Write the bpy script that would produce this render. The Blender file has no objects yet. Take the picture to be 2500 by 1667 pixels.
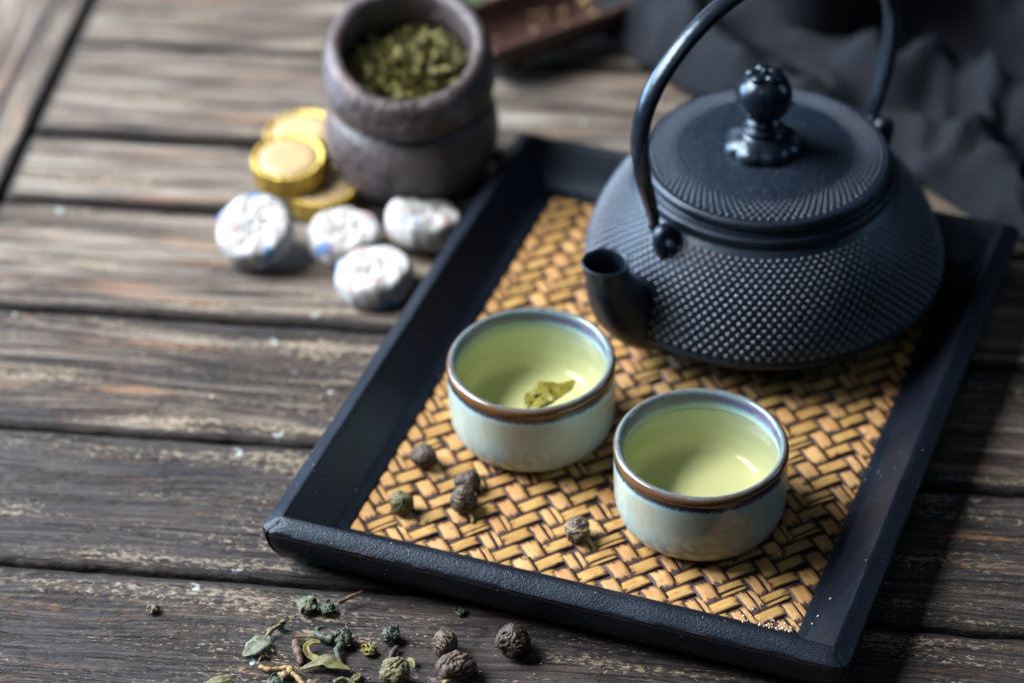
import bpy, math, random
import numpy as np
from mathutils import Vector, Matrix, noise as mnoise

# ------------------------------------------------------------------ camera, world, light
SC = bpy.context.scene
COL = SC.collection
rnd = random.Random(7)
K = 0.001                                   # everything below is written in millimetres
PI = math.pi

pitch, roll, CAMH = 0.6706, -0.0359, 0.718
cd = bpy.data.cameras.new('camera'); cam = bpy.data.objects.new('camera', cd); COL.objects.link(cam)
R0 = Vector((1, 0, 0)); F = Vector((0, math.cos(pitch), -math.sin(pitch))); U0 = Vector((0, math.sin(pitch), math.cos(pitch)))
Rr = R0 * math.cos(roll) + U0 * math.sin(roll); Uu = -R0 * math.sin(roll) + U0 * math.cos(roll)
M = Matrix(((Rr.x, Uu.x, -F.x, 0), (Rr.y, Uu.y, -F.y, 0), (Rr.z, Uu.z, -F.z, CAMH), (0, 0, 0, 1)))
cam.matrix_world = M
cd.sensor_width = 36; cd.lens = 100; cd.clip_start = 0.05; cd.clip_end = 20
cd.dof.use_dof = True; cd.dof.focus_distance = 1.012; cd.dof.aperture_fstop = 5.0
SC.camera = cam

w = bpy.data.worlds.new("World"); SC.world = w; w.use_nodes = True
w.node_tree.nodes['Background'].inputs[0].default_value = (0.34, 0.52, 1.0, 1)
w.node_tree.nodes['Background'].inputs[1].default_value = 0.012

def area(name, loc, target, sx, sy, power, col, spread=180):
    l = bpy.data.lights.new(name, 'AREA'); l.shape = 'RECTANGLE'; l.size = sx; l.size_y = sy; l.energy = power; l.color = col
    l.spread = math.radians(spread)
    o = bpy.data.objects.new(name, l); COL.objects.link(o); o.location = loc
    d = Vector(target) - Vector(loc); o.rotation_euler = d.to_track_quat('-Z', 'Y').to_euler()
    return o
area('window_light', (-0.80, 1.10, 0.80), (-0.14, 0.92, 0.02), 0.74, 0.70, 14.4, (0.98, 0.985, 1.0), 84)
area('low_window_light', (-0.98, 1.36, 0.27), (0.02, 0.93, 0.04), 0.70, 0.34, 8.0, (0.50, 0.72, 1.0), 110)
area('back_window_light', (-0.50, 2.05, 0.50), (-0.05, 0.98, 0.03), 0.50, 0.40, 1.2, (0.60, 0.80, 1.0), 130)
area('side_reflector_light', (0.95, 0.95, 0.42), (0.15, 0.90, 0.03), 0.25, 0.35, 0.35, (0.45, 0.70, 1.0), 110)
area('room_light', (-0.10, 0.20, 0.95), (0.05, 0.85, 0.0), 0.40, 0.30, 0.35, (0.80, 0.90, 1.0), 120)

SC.render.engine = 'CYCLES'
SC.cycles.max_bounces = 7; SC.cycles.transparent_max_bounces = 12
SC.cycles.caustics_reflective = False; SC.cycles.caustics_refractive = False
SC.cycles.use_denoising = True
SC.view_settings.view_transform = 'Standard'; SC.view_settings.look = 'None'
SC.view_settings.exposure = 0.0; SC.view_settings.gamma = 1.0

# ------------------------------------------------------------------ node helpers
class N:
    def __init__(s, name):
        s.m = bpy.data.materials.new(name); s.m.use_nodes = True
        s.t = s.m.node_tree; s.b = s.t.nodes['Principled BSDF']; s.out = s.t.nodes['Material Output']
    def n(s, typ, **kw):
        x = s.t.nodes.new(typ)
        for k, v in kw.items(): setattr(x, k, v)
        return x
    def l(s, a, b): s.t.links.new(a, b)
    def put(s, sock, v):
        if isinstance(v, bpy.types.NodeSocket): s.l(v, sock)
        else:
            if isinstance(v, (tuple, list)) and len(v) == 3 and sock.type == 'RGBA': v = (*v, 1)
            sock.default_value = v
    def coord(s, which='Object'): return s.n('ShaderNodeTexCoord').outputs[which]
    def vscale(s, v, sc, loc=None):
        x = s.n('ShaderNodeVectorMath', operation='MULTIPLY_ADD'); s.l(v, x.inputs[0]); x.inputs[1].default_value = sc
        if loc is not None: s.put(x.inputs[2], loc)
        return x.outputs[0]
    def noise(s, v, scale=1, detail=4, rough=.55, dist=0, col=False):
        x = s.n('ShaderNodeTexNoise'); s.l(v, x.inputs['Vector']); x.inputs['Scale'].default_value = scale
        x.inputs['Detail'].default_value = detail; x.inputs['Roughness'].default_value = rough; x.inputs['Distortion'].default_value = dist
        return x.outputs['Color' if col else 'Fac']
    def vor(s, v, scale=1, feature='F1', out='Distance', rand=1):
        x = s.n('ShaderNodeTexVoronoi', feature=feature); s.l(v, x.inputs['Vector']); x.inputs['Scale'].default_value = scale
        x.inputs['Randomness'].default_value = rand
        return x.outputs[out]
    def math(s, op, a, b=0.0, c=0.0, clamp=False):
        x = s.n('ShaderNodeMath', operation=op, use_clamp=clamp)
        s.put(x.inputs[0], a); s.put(x.inputs[1], b); s.put(x.inputs[2], c)
        return x.outputs[0]
    def step(s, v, lo, hi):
        x = s.n('ShaderNodeMapRange', interpolation_type='SMOOTHSTEP'); s.put(x.inputs[0], v)
        x.inputs[1].default_value = lo; x.inputs[2].default_value = hi
        return x.outputs[0]
    def lin(s, v, lo, hi, a=0., b=1.):
        x = s.n('ShaderNodeMapRange'); s.put(x.inputs[0], v)
        for i, q in enumerate((lo, hi, a, b)): x.inputs[i + 1].default_value = q
        return x.outputs[0]
    def ramp(s, v, stops):
        x = s.n('ShaderNodeValToRGB'); s.put(x.inputs[0], v); e = x.color_ramp.elements
        while len(e) < len(stops): e.new(0.5)
        for q, (p, c) in zip(e, stops): q.position = p; q.color = (*c, 1)
        return x.outputs[0]
    def mix(s, f, a, b, mode='MIX'):
        x = s.n('ShaderNodeMix', data_type='RGBA', blend_type=mode); s.put(x.inputs[0], f); s.put(x.inputs[6], a); s.put(x.inputs[7], b)
        return x.outputs[2]
    def bump(s, h, dist=.0002, strength=1.0, prev=None):
        x = s.n('ShaderNodeBump'); s.l(h, x.inputs['Height']); x.inputs['Distance'].default_value = dist; x.inputs['Strength'].default_value = strength
        if prev is not None: s.l(prev, x.inputs['Normal'])
        return x.outputs[0]
    def set(s, **kw):
        for k, v in kw.items(): s.put(s.b.inputs[k.replace('_', ' ')], v)
        return s.m

def attr(g, name, kind='GEOMETRY', out='Fac'):
    x = g.n('ShaderNodeAttribute', attribute_type=kind, attribute_name=name); return x.outputs[out]

# ------------------------------------------------------------------ mesh helpers
def mesh_obj(name, V, Fc, mat, parent=None, smooth=True, uv=None, at=None, loc=None, mi=None, attrs=None):
    me = bpy.data.meshes.new(name)
    V = np.asarray(V, float) * K
    me.from_pydata(V.tolist(), [], [tuple(f) for f in Fc])
    for m in (mat if isinstance(mat, (list, tuple)) else [mat]): me.materials.append(m)
    if smooth: me.polygons.foreach_set('use_smooth', [True] * len(me.polygons))
    if mi is not None: me.polygons.foreach_set('material_index', list(mi))
    if uv is not None:
        ul = me.uv_layers.new(name='UVMap'); uv = np.asarray(uv, float)
        idx = np.empty(len(me.loops), dtype=np.int32); me.loops.foreach_get('vertex_index', idx)
        ul.data.foreach_set('uv', uv[idx].ravel())
    if attrs:
        for k, a in attrs.items():
            at_ = me.attributes.new(k, 'FLOAT', 'POINT'); at_.data.foreach_set('value', np.asarray(a, float))
    me.update()
    o = bpy.data.objects.new(name, me); COL.objects.link(o)
    if parent: o.parent = parent
    if loc is not None: o.location = [c * K for c in loc]
    return o

def tag(o, label=None, cat=None, group=None, kind=None):
    if label: o['label'] = label
    if cat: o['category'] = cat
    if group: o['group'] = group
    if kind: o['kind'] = kind
    return o

def empty(name, loc, rz=0, label=None, cat=None, group=None, kind=None, rot=None):
    o = bpy.data.objects.new(name, None); COL.objects.link(o); o.location = [c * K for c in loc]
    o.rotation_euler = rot if rot else (0, 0, rz)
    o.empty_display_size = .01
    return tag(o, label, cat, group, kind)

def lathe(prof, n=96, closed=False, rfun=None):
    """prof: list of (r,z); returns V,F,UV (u angle, v index fraction by arc length)"""
    prof = np.array(prof, float); m = len(prof)
    d = np.r_[0, np.cumsum(np.hypot(*(np.diff(prof, axis=0).T)))]; d /= d[-1]
    V, UV = [], []
    for i in range(m):
        for j in range(n):
            a = 2 * PI * j / n; r, z = prof[i]
            if rfun: r, z = rfun(r, z, a, d[i])
            V.append((r * math.cos(a), r * math.sin(a), z)); UV.append((j / n, d[i]))
    Fc = []
    for i in range(m - 1):
        for j in range(n):
            k = (j + 1) % n
            Fc.append((i * n + j, i * n + k, (i + 1) * n + k, (i + 1) * n + j))
    if prof[0][0] > 1e-6: pass
    return V, Fc, UV

def spline(pts, sub=6):
    """Catmull-Rom through points (any dim)"""
    P = [np.array(p, float) for p in pts]; P = [2 * P[0] - P[1]] + P + [2 * P[-1] - P[-2]]
    out = []
    for i in range(1, len(P) - 2):
        for s in range(sub):
            t = s / sub
            out.append(.5 * ((2 * P[i]) + (-P[i - 1] + P[i + 1]) * t + (2 * P[i - 1] - 5 * P[i] + 4 * P[i + 1] - P[i + 2]) * t * t + (-P[i - 1] + 3 * P[i] - 3 * P[i + 1] + P[i + 2]) * t ** 3))
    out.append(P[-2]); return out

def tube(path, rad, n=14, up=(0, 0, 1), sx=1., sy=1., cap=True, power=2.0):
    path = [Vector(p) for p in path]; m = len(path); V = []; Fc = []; UV = []
    up = Vector(up)
    for i, p in enumerate(path):
        t = (path[min(i + 1, m - 1)] - path[max(i - 1, 0)]).normalized()
        s = t.cross(up)
        if s.length < 1e-4: s = t.cross(Vector((1, 0, 0)))
        s.normalize(); q = s.cross(t).normalized()
        r = rad[i] if hasattr(rad, '__len__') else rad
        for j in range(n):
            a = 2 * PI * j / n; c, d = math.cos(a), math.sin(a)
            if power != 2.0:
                c = math.copysign(abs(c) ** (2 / power), c); d = math.copysign(abs(d) ** (2 / power), d)
            V.append(p + s * (c * r * sx) + q * (d * r * sy)); UV.append((j / n, i / (m - 1)))
    for i in range(m - 1):
        for j in range(n):
            k = (j + 1) % n; Fc.append((i * n + j, i * n + k, (i + 1) * n + k, (i + 1) * n + j))
    if cap:
        Fc.append(tuple(range(n))[::-1]); Fc.append(tuple((m - 1) * n + j for j in range(n)))
    return V, Fc, UV

class Acc:
    def __init__(s): s.V = []; s.F = []; s.UV = []; s.A = []
    def add(s, V, Fc, UV=None, a=0.):
        b = len(s.V); s.V += [tuple(v) for v in V]; s.F += [tuple(i + b for i in f) for f in Fc]
        s.UV += list(UV) if UV is not None else [(0, 0)] * len(V); s.A += [a] * len(V)
    def obj(s, name, mat, parent=None, **kw): return mesh_obj(name, s.V, s.F, mat, parent, uv=s.UV, attrs={'rnd': s.A}, **kw)

def fbm(x, y, z, o=4): return mnoise.fractal(Vector((x, y, z)), 1.0, 2.0, o)

# ------------------------------------------------------------------ table of weathered planks
def wood_material():
    g = N('weathered_wood')
    oi = g.n('ShaderNodeObjectInfo').outputs['Random']
    off = g.n('ShaderNodeCombineXYZ'); g.l(g.math('MULTIPLY', oi, 7.3), off.inputs[0]); g.l(g.math('MULTIPLY', oi, 3.1), off.inputs[1])
    P0 = g.coord()
    warp = g.noise(g.vscale(P0, (5, 14, 14), off.outputs[0]), 1, 2)
    wv = g.n('ShaderNodeCombineXYZ'); g.l(g.math('MULTIPLY', g.math('SUBTRACT', warp, .5), .022), wv.inputs[1])
    P = g.n('ShaderNodeVectorMath', operation='ADD'); g.l(P0, P.inputs[0]); g.l(wv.outputs[0], P.inputs[1]); P = P.outputs[0]
    tone = attr(g, 'tone', 'OBJECT')
    G1 = g.noise(g.vscale(P, (7, 120, 60), off.outputs[0]), 1, 5, .6)
    G2 = g.noise(g.vscale(P, (22, 750, 300), off.outputs[0]), 1, 5, .65)
    G3 = g.noise(g.vscale(P, (190, 520, 300), off.outputs[0]), 1, 5, .7)
    patch = g.noise(g.vscale(P, (9, 30, 20), off.outputs[0]), 1, 3, .55)
    patch2 = g.noise(g.vscale(P, (14, 42, 20), (3.3, 1.7, 0)), 1, 4, .6)
    s = g.math('ADD', g.math('MULTIPLY', G1, .72), g.math('MULTIPLY', G2, .72))
    s = g.math('SUBTRACT', s, .225)
    s = g.math('ADD', s, g.math('MULTIPLY', g.math('SUBTRACT', tone, .5), .42))
    s = g.math('ADD', s, g.math('MULTIPLY', g.math('SUBTRACT', patch, .5), .35))
    col = g.ramp(s, [(.34, (.014, .011, .010)), (.45, (.044, .032, .025)), (.54, (.088, .070, .056)), (.66, (.195, .168, .140)), (.80, (.34, .31, .27))])
    red = g.step(g.noise(g.vscale(P, (6, 70, 20), off.outputs[0]), 1.7, 3), .57, .68)
    col = g.mix(g.math('MULTIPLY', red, .55), col, (.27, .14, .075))
    # dark fissures along the grain
    fis = g.step(g.noise(g.vscale(P, (12, 420, 100), off.outputs[0]), 1, 3, .5), .36, .30)
    fis = g.n('ShaderNodeMapRange', interpolation_type='SMOOTHSTEP'); g.put(fis.inputs[0], g.noise(g.vscale(P, (11, 380, 100), off.outputs[0]), 1, 3, .5))
    fis.inputs[1].default_value = .40; fis.inputs[2].default_value = .33; fis = fis.outputs[0]
    col = g.mix(g.math('MULTIPLY', fis, .75), col, (.016, .013, .012))
    # old dark varnish left in patches, strongest on the planks with a low tone
    vm = g.math('ADD', g.math('MULTIPLY', patch2, 1.0), g.math('MULTIPLY', g.math('SUBTRACT', .5, tone), .62))
    vm = g.math('ADD', vm, g.math('MULTIPLY', g.math('SUBTRACT', G3, .5), .9))
    vm = g.math('ADD', vm, g.math('MULTIPLY', g.math('SUBTRACT', G1, .5), -.9))
    vm = g.step(vm, .53, .63)
    var = g.mix(g.step(G2, .38, .64), (.009, .0085, .011), (.060, .048, .042))
    col = g.mix(g.math('MULTIPLY', vm, .93), col, var)
    # pale chips worn through to bare fibre, in streaks
    band = g.noise(g.vscale(P, (10, 90, 40), (5.1, 2.2, 0)), 1, 4, .6)
    chip = g.noise(g.vscale(P, (330, 820, 500)), 1, 5, .72, .6)
    fl = g.math('ADD', g.math('MULTIPLY', chip, .72), g.math('MULTIPLY', band, .58))
    fl = g.step(fl, .715, .765)
    fcol = g.mix(patch2, (.42, .345, .245), (.27, .215, .155))
    col = g.mix(g.math('MULTIPLY', fl, .66), col, fcol)
    # drops of old pale paint
    vp = g.vor(g.vscale(P, (1, 1, 1), (.01, .02, 0)), 48, rand=1)
    vn = g.noise(P, 420, 3)
    sp = g.math('ADD', vp, g.math('MULTIPLY', g.math('SUBTRACT', vn, .5), .36))
    spm = g.n('ShaderNodeMapRange', interpolation_type='SMOOTHSTEP'); g.put(spm.inputs[0], sp); spm.inputs[1].default_value = .085; spm.inputs[2].default_value = .05
    col = g.mix(g.math('MULTIPLY', spm.outputs[0], .8), col, (.40, .47, .47))
    ed = attr(g, 'edge')
    gm = g.step(g.math('ADD', ed, g.math('MULTIPLY', g.math('SUBTRACT', g.noise(g.vscale(P, (30, 160, 60)), 1, 4, .65), .5), .9)), .30, .75)
    col = g.mix(g.math('MULTIPLY', gm, .88), col, (.014, .011, .011))
    h = g.math('ADD', g.math('MULTIPLY', G2, .9), g.math('MULTIPLY', G3, .8))
    h = g.math('SUBTRACT', h, g.math('MULTIPLY', fis, .9))
    h = g.math('ADD', h, g.math('MULTIPLY', vm, .25))
    ro = g.math('SUBTRACT', .80, g.math('MULTIPLY', vm, g.math('MULTIPLY', G2, .5)))
    return g.set(Base_Color=col, Roughness=ro, Normal=g.bump(h, .0014, 1.0), Specular_IOR_Level=.28)
WOOD = wood_material()
gdk = N('gap_shade'); DARK = gdk.set(Base_Color=(.01, .009, .009), Roughness=.9)

TY = -0.1551
table = empty('wooden_table', (0, 0, 0), TY, 'rustic table top of grey brown weathered planks under everything', 'table')
def plank(t0, t1, n0, n1, tone, seed, along_t=True):
    """box with rounded, slightly ragged edges; long axis is local X"""
    L = (t1 - t0) if along_t else (n1 - n0); W = (n1 - n0) if along_t else (t1 - t0)
    nx = int(L / 3.0); V = []; Fc = []; ED = []
    prof = [(0, -14), (0, -2.4), (.3, -1.2), (.9, -.45), (1.8, -.08), (3.0, 0)] ; inner = [W * k / 9 for k in range(1, 9)]
    xs = [(p, z) for p, z in prof] + [(q, 0) for q in inner] + [(W - p, z) for p, z in prof[::-1]]
    m = len(xs)
    for i in range(nx + 1):
        x = -L / 2 + L * i / nx
        e0 = .9 * fbm(x * .035, seed, 0) + .5 * fbm(x * .15, seed, 3); e1 = .9 * fbm(x * .035, seed, 9) + .5 * fbm(x * .15, seed, 5)
        for (q, z) in xs:
            k = q / W; y = -W / 2 + q + e0 * max(0, 1 - k * 5) + e1 * max(0, 1 - (1 - k) * 5)
            zz = z + .32 * fbm(x * .012, q * .05, seed) + (.25 * fbm(x * .02, q * .5, seed + 20) if z == 0 else 0)
            V.append((x, y, zz)); ex = min(q, W - q, (L / 2 - abs(x)) if True else 99); ED.append(max(0, 1 - ex / 5.0) if z == 0 else 1.0)
    for i in range(nx):
        for j in range(m - 1): Fc.append((i * m + j, (i + 1) * m + j, (i + 1) * m + j + 1, i * m + j + 1))
    Fc.append(tuple(range(m))); Fc.append(tuple(nx * m + j for j in range(m))[::-1])
    o = mesh_obj('plank', V, Fc, WOOD, table, attrs={'edge': ED})
    o.location = ((t0 + t1) / 2 * K, (n0 + n1) / 2 * K, 0)
    if not along_t: o.rotation_euler = (0, 0, PI / 2)
    o['tone'] = tone
    return o
SE = [590, 668, 745.2, 822, 897.2, 972.6, 1024.3, 1099, 1174, 1250]
TONES = [.25, .22, .20, .47, .66, .74, .70, .68, .66]
GAP = [1.8, 1.8, 2.8, 2.7, 4.0, 5.0, 6.5, 2.0, 3, 3]
for i in range(len(SE) - 1):
    plank(-374.5, 300, SE[i] + GAP[i] / 2, SE[i + 1] - GAP[i + 1] / 2, TONES[i], i * 3.7 + 1)
plank(-470, -379, 650, 1300, .55, 55, along_t=False)
u = mesh_obj('gap_shade_sheet', [(x, y, z) for z in (-24, -14.5) for (x, y) in ((-470, 590), (300, 590), (300, 1300), (-470, 1300))],
             [(0, 1, 2, 3), (4, 5, 6, 7), (0, 1, 5, 4), (1, 2, 6, 5), (2, 3, 7, 6), (3, 0, 4, 7)], DARK, table, smooth=False)  # sheet added below the planks; the shade in the gaps is its colour

# ------------------------------------------------------------------ tray
TRY = -0.38105; X0, Y0 = -86.66, 778.66; TW, TL, WI = 209.0, 259.1, 17.8
tray = empty('serving_tray', (X0, Y0, 0), TRY, 'black lacquered wooden tray with a woven bamboo floor', 'tray')
def lacquer():
    g = N('black_lacquer'); P = g.coord()
    a = g.noise(P, 900, 3, .6); b = g.noise(P, 60, 4); c = g.noise(g.vscale(P, (1, 1, 1)), 2600, 2)
    uvv = g.n('ShaderNodeSeparateXYZ'); g.l(g.coord('UV'), uvv.inputs[0])
    col = g.mix(b, (.003, .004, .007), (.008, .011, .019))
    wear = g.math('ADD', uvv.outputs[1], g.math('MULTIPLY', g.math('SUBTRACT', g.noise(P, 260, 4), .5), .022))
    w1 = g.math('ABSOLUTE', g.math('SUBTRACT', wear, .497)); wm = g.n('ShaderNodeMapRange'); g.put(wm.inputs[0], w1); wm.inputs[1].default_value = .006; wm.inputs[2].default_value = .002
    col = g.mix(g.math('MULTIPLY', wm.outputs[0], .55), col, (.085, .038, .022))
    sp = g.vor(P, 330); spn = g.n('ShaderNodeMapRange'); g.put(spn.inputs[0], sp); spn.inputs[1].default_value = .10; spn.inputs[2].default_value = .06
    dm = g.math('MULTIPLY', spn.outputs[0], g.step(g.noise(P, 38, 3), .47, .62))
    col = g.mix(g.math('MULTIPLY', dm, .8), col, (.42, .43, .42))
    ro = g.lin(b, .3, .7, .30, .42)
    h = g.math('ADD', a, g.math('MULTIPLY', c, .5))
    return g.set(Base_Color=col, Roughness=ro, Normal=g.bump(h, .00032, .6), Specular_IOR_Level=.24, Specular_Tint=(.62, .80, 1.0, 1))
LAC = lacquer()
# rail section: d = distance outward from the foot line, z height
RP = [(0, 4.4), (0, 7.0), (1.6, 7.6), (3.4, 7.7), (4.4, 8.0), (6.2, 9.3), (9.0, 12.2), (12.0, 15.9), (15.0, 19.7), (16.7, 21.9), (17.4, 22.55), (18.1, 22.6),
      (20.5, 21.4), (23.0, 20.0), (23.9, 19.2), (24.1, 18.0), (23.7, 13.0), (22.6, 9.0), (20.2, 4.6), (17.0, 1.6), (14.0, .45), (0, .45)]
RP[0:0] = []
def rail(a, b, na, mat=LAC):
    """a,b: foot line corners (tray frame); na: outward normal; mitred ends"""
    a = np.array(a, float); b = np.array(b, float); na = np.array(na, float); t = (b - a) / np.linalg.norm(b - a)
    L = np.linalg.norm(b - a); nseg = 60; V = []; UV = []; Fc = []; m = len(RP)
    dd = np.r_[0, np.cumsum([math.hypot(RP[i + 1][0] - RP[i][0], RP[i + 1][1] - RP[i][1]) for i in range(m - 1)])]; dd /= dd[-1]
    sd = rnd.random() * 50
    for i in range(nseg + 1):
        k = i / nseg
        for j, (d, z) in enumerate(RP):
            s0 = -d; s1 = L + d; s = s0 + (s1 - s0) * k
            rr = 0
            if d > 20: # knocked-off outer corners
                e = min(s - s0, s1 - s); rr = -2.2 * max(0, 1 - e / 3.5) ** 2
            wob = (.22 * fbm(s * .05, z * .1, sd) + .12 * fbm(s * .3, z * .3, sd + 5)) * min(1, min(s - s0, s1 - s) / 6 + .0)
            q = a + t * s + na * (d + rr + (wob if z > 8 else 0)); V.append((q[0], q[1], z + (wob * .6 if z > 8 else 0))); UV.append((s * .01, dd[j]))
    for i in range(nseg):
        for j in range(m):
            k = (j + 1) % m; Fc.append((i * m + j, (i + 1) * m + j, (i + 1) * m + k, i * m + k))
    Fc.append(tuple(range(m))[::-1]); Fc.append(tuple(nseg * m + j for j in range(m)))
    return mesh_obj('rail', V, Fc, mat, tray, uv=UV)
i0, i1, j0, j1 = WI, TW - WI, WI, TL - WI
G = .06
rails = [rail((i0 + G, j0), (i1 - G, j0), (0, -1)), rail((i1, j0 + G), (i1, j1 - G), (1, 0)), rail((i1 - G, j1), (i0 + G, j1), (0, 1)), rail((i0, j1 - G), (i0, j0 + G), (-1, 0))]
for r in rails:
    md = r.modifiers.new('edge', 'EDGE_SPLIT'); md.split_angle = math.radians(38)
# floor board under the weave
gb = N('charred_backing'); pb = gb.coord()
BACK = gb.set(Base_Color=gb.mix(gb.noise(pb, 220, 3), (.010, .006, .007), (.035, .020, .020)), Roughness=.55, Normal=gb.bump(gb.noise(pb, 700, 3), .0004, .6))
mesh_obj('floor_board', [(x, y, z) for z in (.6, 5.2) for (x, y) in ((i0 - 3, j0 - 3), (i1 + 3, j0 - 3), (i1 + 3, j1 + 3), (i0 - 3, j1 + 3))],
         [(3, 2, 1, 0), (4, 5, 6, 7), (0, 1, 5, 4), (1, 2, 6, 5), (2, 3, 7, 6), (3, 0, 4, 7)], BACK, tray, smooth=False)

def bamboo(name, c0, c1, c2):
    g = N(name)
    r = g.math('FRACT', g.math('ADD', attr(g, 'rnd'), g.n('ShaderNodeObjectInfo').outputs['Random']))
    uv = g.coord('UV'); sx = g.n('ShaderNodeSeparateXYZ'); g.l(uv, sx.inputs[0]); U, V = sx.outputs[0], sx.outputs[1]
    off = g.n('ShaderNodeCombineXYZ'); g.l(g.math('MULTIPLY', r, 31.7), off.inputs[0]); g.l(g.math('MULTIPLY', r, 17.3), off.inputs[1])
    fib = g.noise(g.vscale(uv, (2.2, 26, 1), off.outputs[0]), 1, 4, .6)
    fib2 = g.noise(g.vscale(uv, (5, 60, 1), off.outputs[0]), 1, 3, .6)
    bl = g.noise(g.vscale(uv, (3.0, 1.6, 1), off.outputs[0]), 1, 4, .6)
    col = g.mix(g.step(fib, .35, .68), c0, c1)
    r2 = g.math('FRACT', g.math('MULTIPLY', r, 7.13)); r3 = g.math('FRACT', g.math('MULTIPLY', r, 13.7))
    col = g.mix(g.math('MULTIPLY', r2, .65), col, c2)
    col = g.mix(g.math('MULTIPLY', g.step(bl, .48, .70), .6), col, (.30, .11, .028))
    col = g.mix(g.math('MULTIPLY', g.step(fib2, .62, .72), .5), col, (.16, .07, .02))
    # scorched ends and edges
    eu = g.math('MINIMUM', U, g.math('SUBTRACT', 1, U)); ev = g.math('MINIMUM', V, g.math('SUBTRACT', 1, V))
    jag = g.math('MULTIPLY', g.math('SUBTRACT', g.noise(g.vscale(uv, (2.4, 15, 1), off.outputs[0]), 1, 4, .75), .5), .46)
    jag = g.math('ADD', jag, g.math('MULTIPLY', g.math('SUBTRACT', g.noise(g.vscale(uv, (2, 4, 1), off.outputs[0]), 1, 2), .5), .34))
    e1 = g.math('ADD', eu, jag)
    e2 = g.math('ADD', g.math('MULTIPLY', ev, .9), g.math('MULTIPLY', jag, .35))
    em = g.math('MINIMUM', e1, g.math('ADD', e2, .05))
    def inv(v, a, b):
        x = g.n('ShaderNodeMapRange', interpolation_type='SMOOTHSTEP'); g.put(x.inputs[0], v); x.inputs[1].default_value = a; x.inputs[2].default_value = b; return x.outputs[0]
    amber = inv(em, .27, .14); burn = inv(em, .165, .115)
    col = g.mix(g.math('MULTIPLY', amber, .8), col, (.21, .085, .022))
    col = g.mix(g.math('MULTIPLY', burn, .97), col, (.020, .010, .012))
    # a knot scorch on a few pieces
    kd = g.n('ShaderNodeVectorMath', operation='DISTANCE'); g.l(g.vscale(uv, (2.0, 1, 1)), kd.inputs[0])
    kc = g.n('ShaderNodeCombineXYZ'); g.l(g.math('ADD', .5, r2), kc.inputs[0]); g.l(r3, kc.inputs[1]); g.l(kc.outputs[0], kd.inputs[1])
    kn = inv(g.math('ADD', kd.outputs['Value'], jag), .20, .12)
    kn = g.math('MULTIPLY', kn, g.step(r3, .70, .74))
    col = g.mix(g.math('MULTIPLY', kn, .85), col, (.03, .014, .010))
    bur = g.math('MULTIPLY', burn, -1.0)
    h = g.math('ADD', g.math('ADD', g.math('MULTIPLY', fib, .6), g.math('MULTIPLY', fib2, .5)), bur)
    return g.set(Base_Color=col, Roughness=g.lin(fib, .3, .7, .40, .58), Normal=g.bump(h, .00045, .8), Specular_IOR_Level=.34)
BA = bamboo('bamboo_strip', (.36, .215, .062), (.54, .355, .125), (.29, .175, .05))
BB = bamboo('bamboo_cross_strip', (.39, .22, .075), (.57, .37, .15), (.35, .165, .05))
def float_mesh(L, W, seed, dome=1.0):
    nx, ny = 9, 4; V = []; UV = []; Fc = []
    r = random.Random(seed); s0, s1 = r.uniform(-.25, .25), r.uniform(-.25, .25); bow = r.uniform(-.2, .2)
    for i in range(nx):
        t = i / (nx - 1); x = (t - .5) * L
        zc = dome * (1 - abs(2 * t - 1) ** 3.0) * .50 - .42 * (abs(2 * t - 1) ** 5)
        for j in range(ny):
            q = j / (ny - 1); y = (q - .5) * W + bow * math.sin(PI * t) + (s0 * (1 - t) + s1 * t) * .6
            V.append((x + (.3 * math.sin(q * 7 + seed) if i in (0, nx - 1) else 0), y, zc - .14 * (2 * q - 1) ** 2)); UV.append((t, q))
    for i in range(nx - 1):
        for j in range(ny - 1): Fc.append((i * ny + j, (i + 1) * ny + j, (i + 1) * ny + j + 1, i * ny + j + 1))
    # side skirts
    for j in (0, ny - 1):
        b = len(V)
        for i in range(nx): v = V[i * ny + j]; V.append((v[0], v[1], v[2] - .9)); UV.append((i / (nx - 1), 0 if j == 0 else 1))
        for i in range(nx - 1):
            f = (i * ny + j, b + i, b + i + 1, (i + 1) * ny + j); Fc.append(f if j == 0 else f[::-1])
    return V, Fc, UV
kinds = {}
def fm(kind):
    if kind not in kinds:
        L, W, mat, dome = dict(A=(15.8, 6.5, BA, 1.), B=(12.9, 7.8, BB, 1.05), b=(12.8, 2.6, BB, .95), c=(12.9, 4.9, BB, 1.05), a=(15.6, 1.9, BA, .9), d=(15.8, 4.3, BA, 1.))[kind]
        kinds[kind] = [(float_mesh(L * rnd.uniform(.92, 1.07), W * rnd.uniform(.90, 1.06), 11 * k + ord(kind), dome), mat) for k in range(8)]
    return rnd.choice(kinds[kind])
pieces = []
for pq in range(-60, 120):
    for k in range(-60, 120):
        # A floats: p-q = .5 (mod 4), B floats: p-q = 2.5 (mod 4)
        pass
def place(kind, uu, vv, ang, lat=0.):
    ca, sa = math.cos(ang), math.sin(ang)
    pieces.append((kind, uu - sa * lat, vv + ca * lat, ang))
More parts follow.
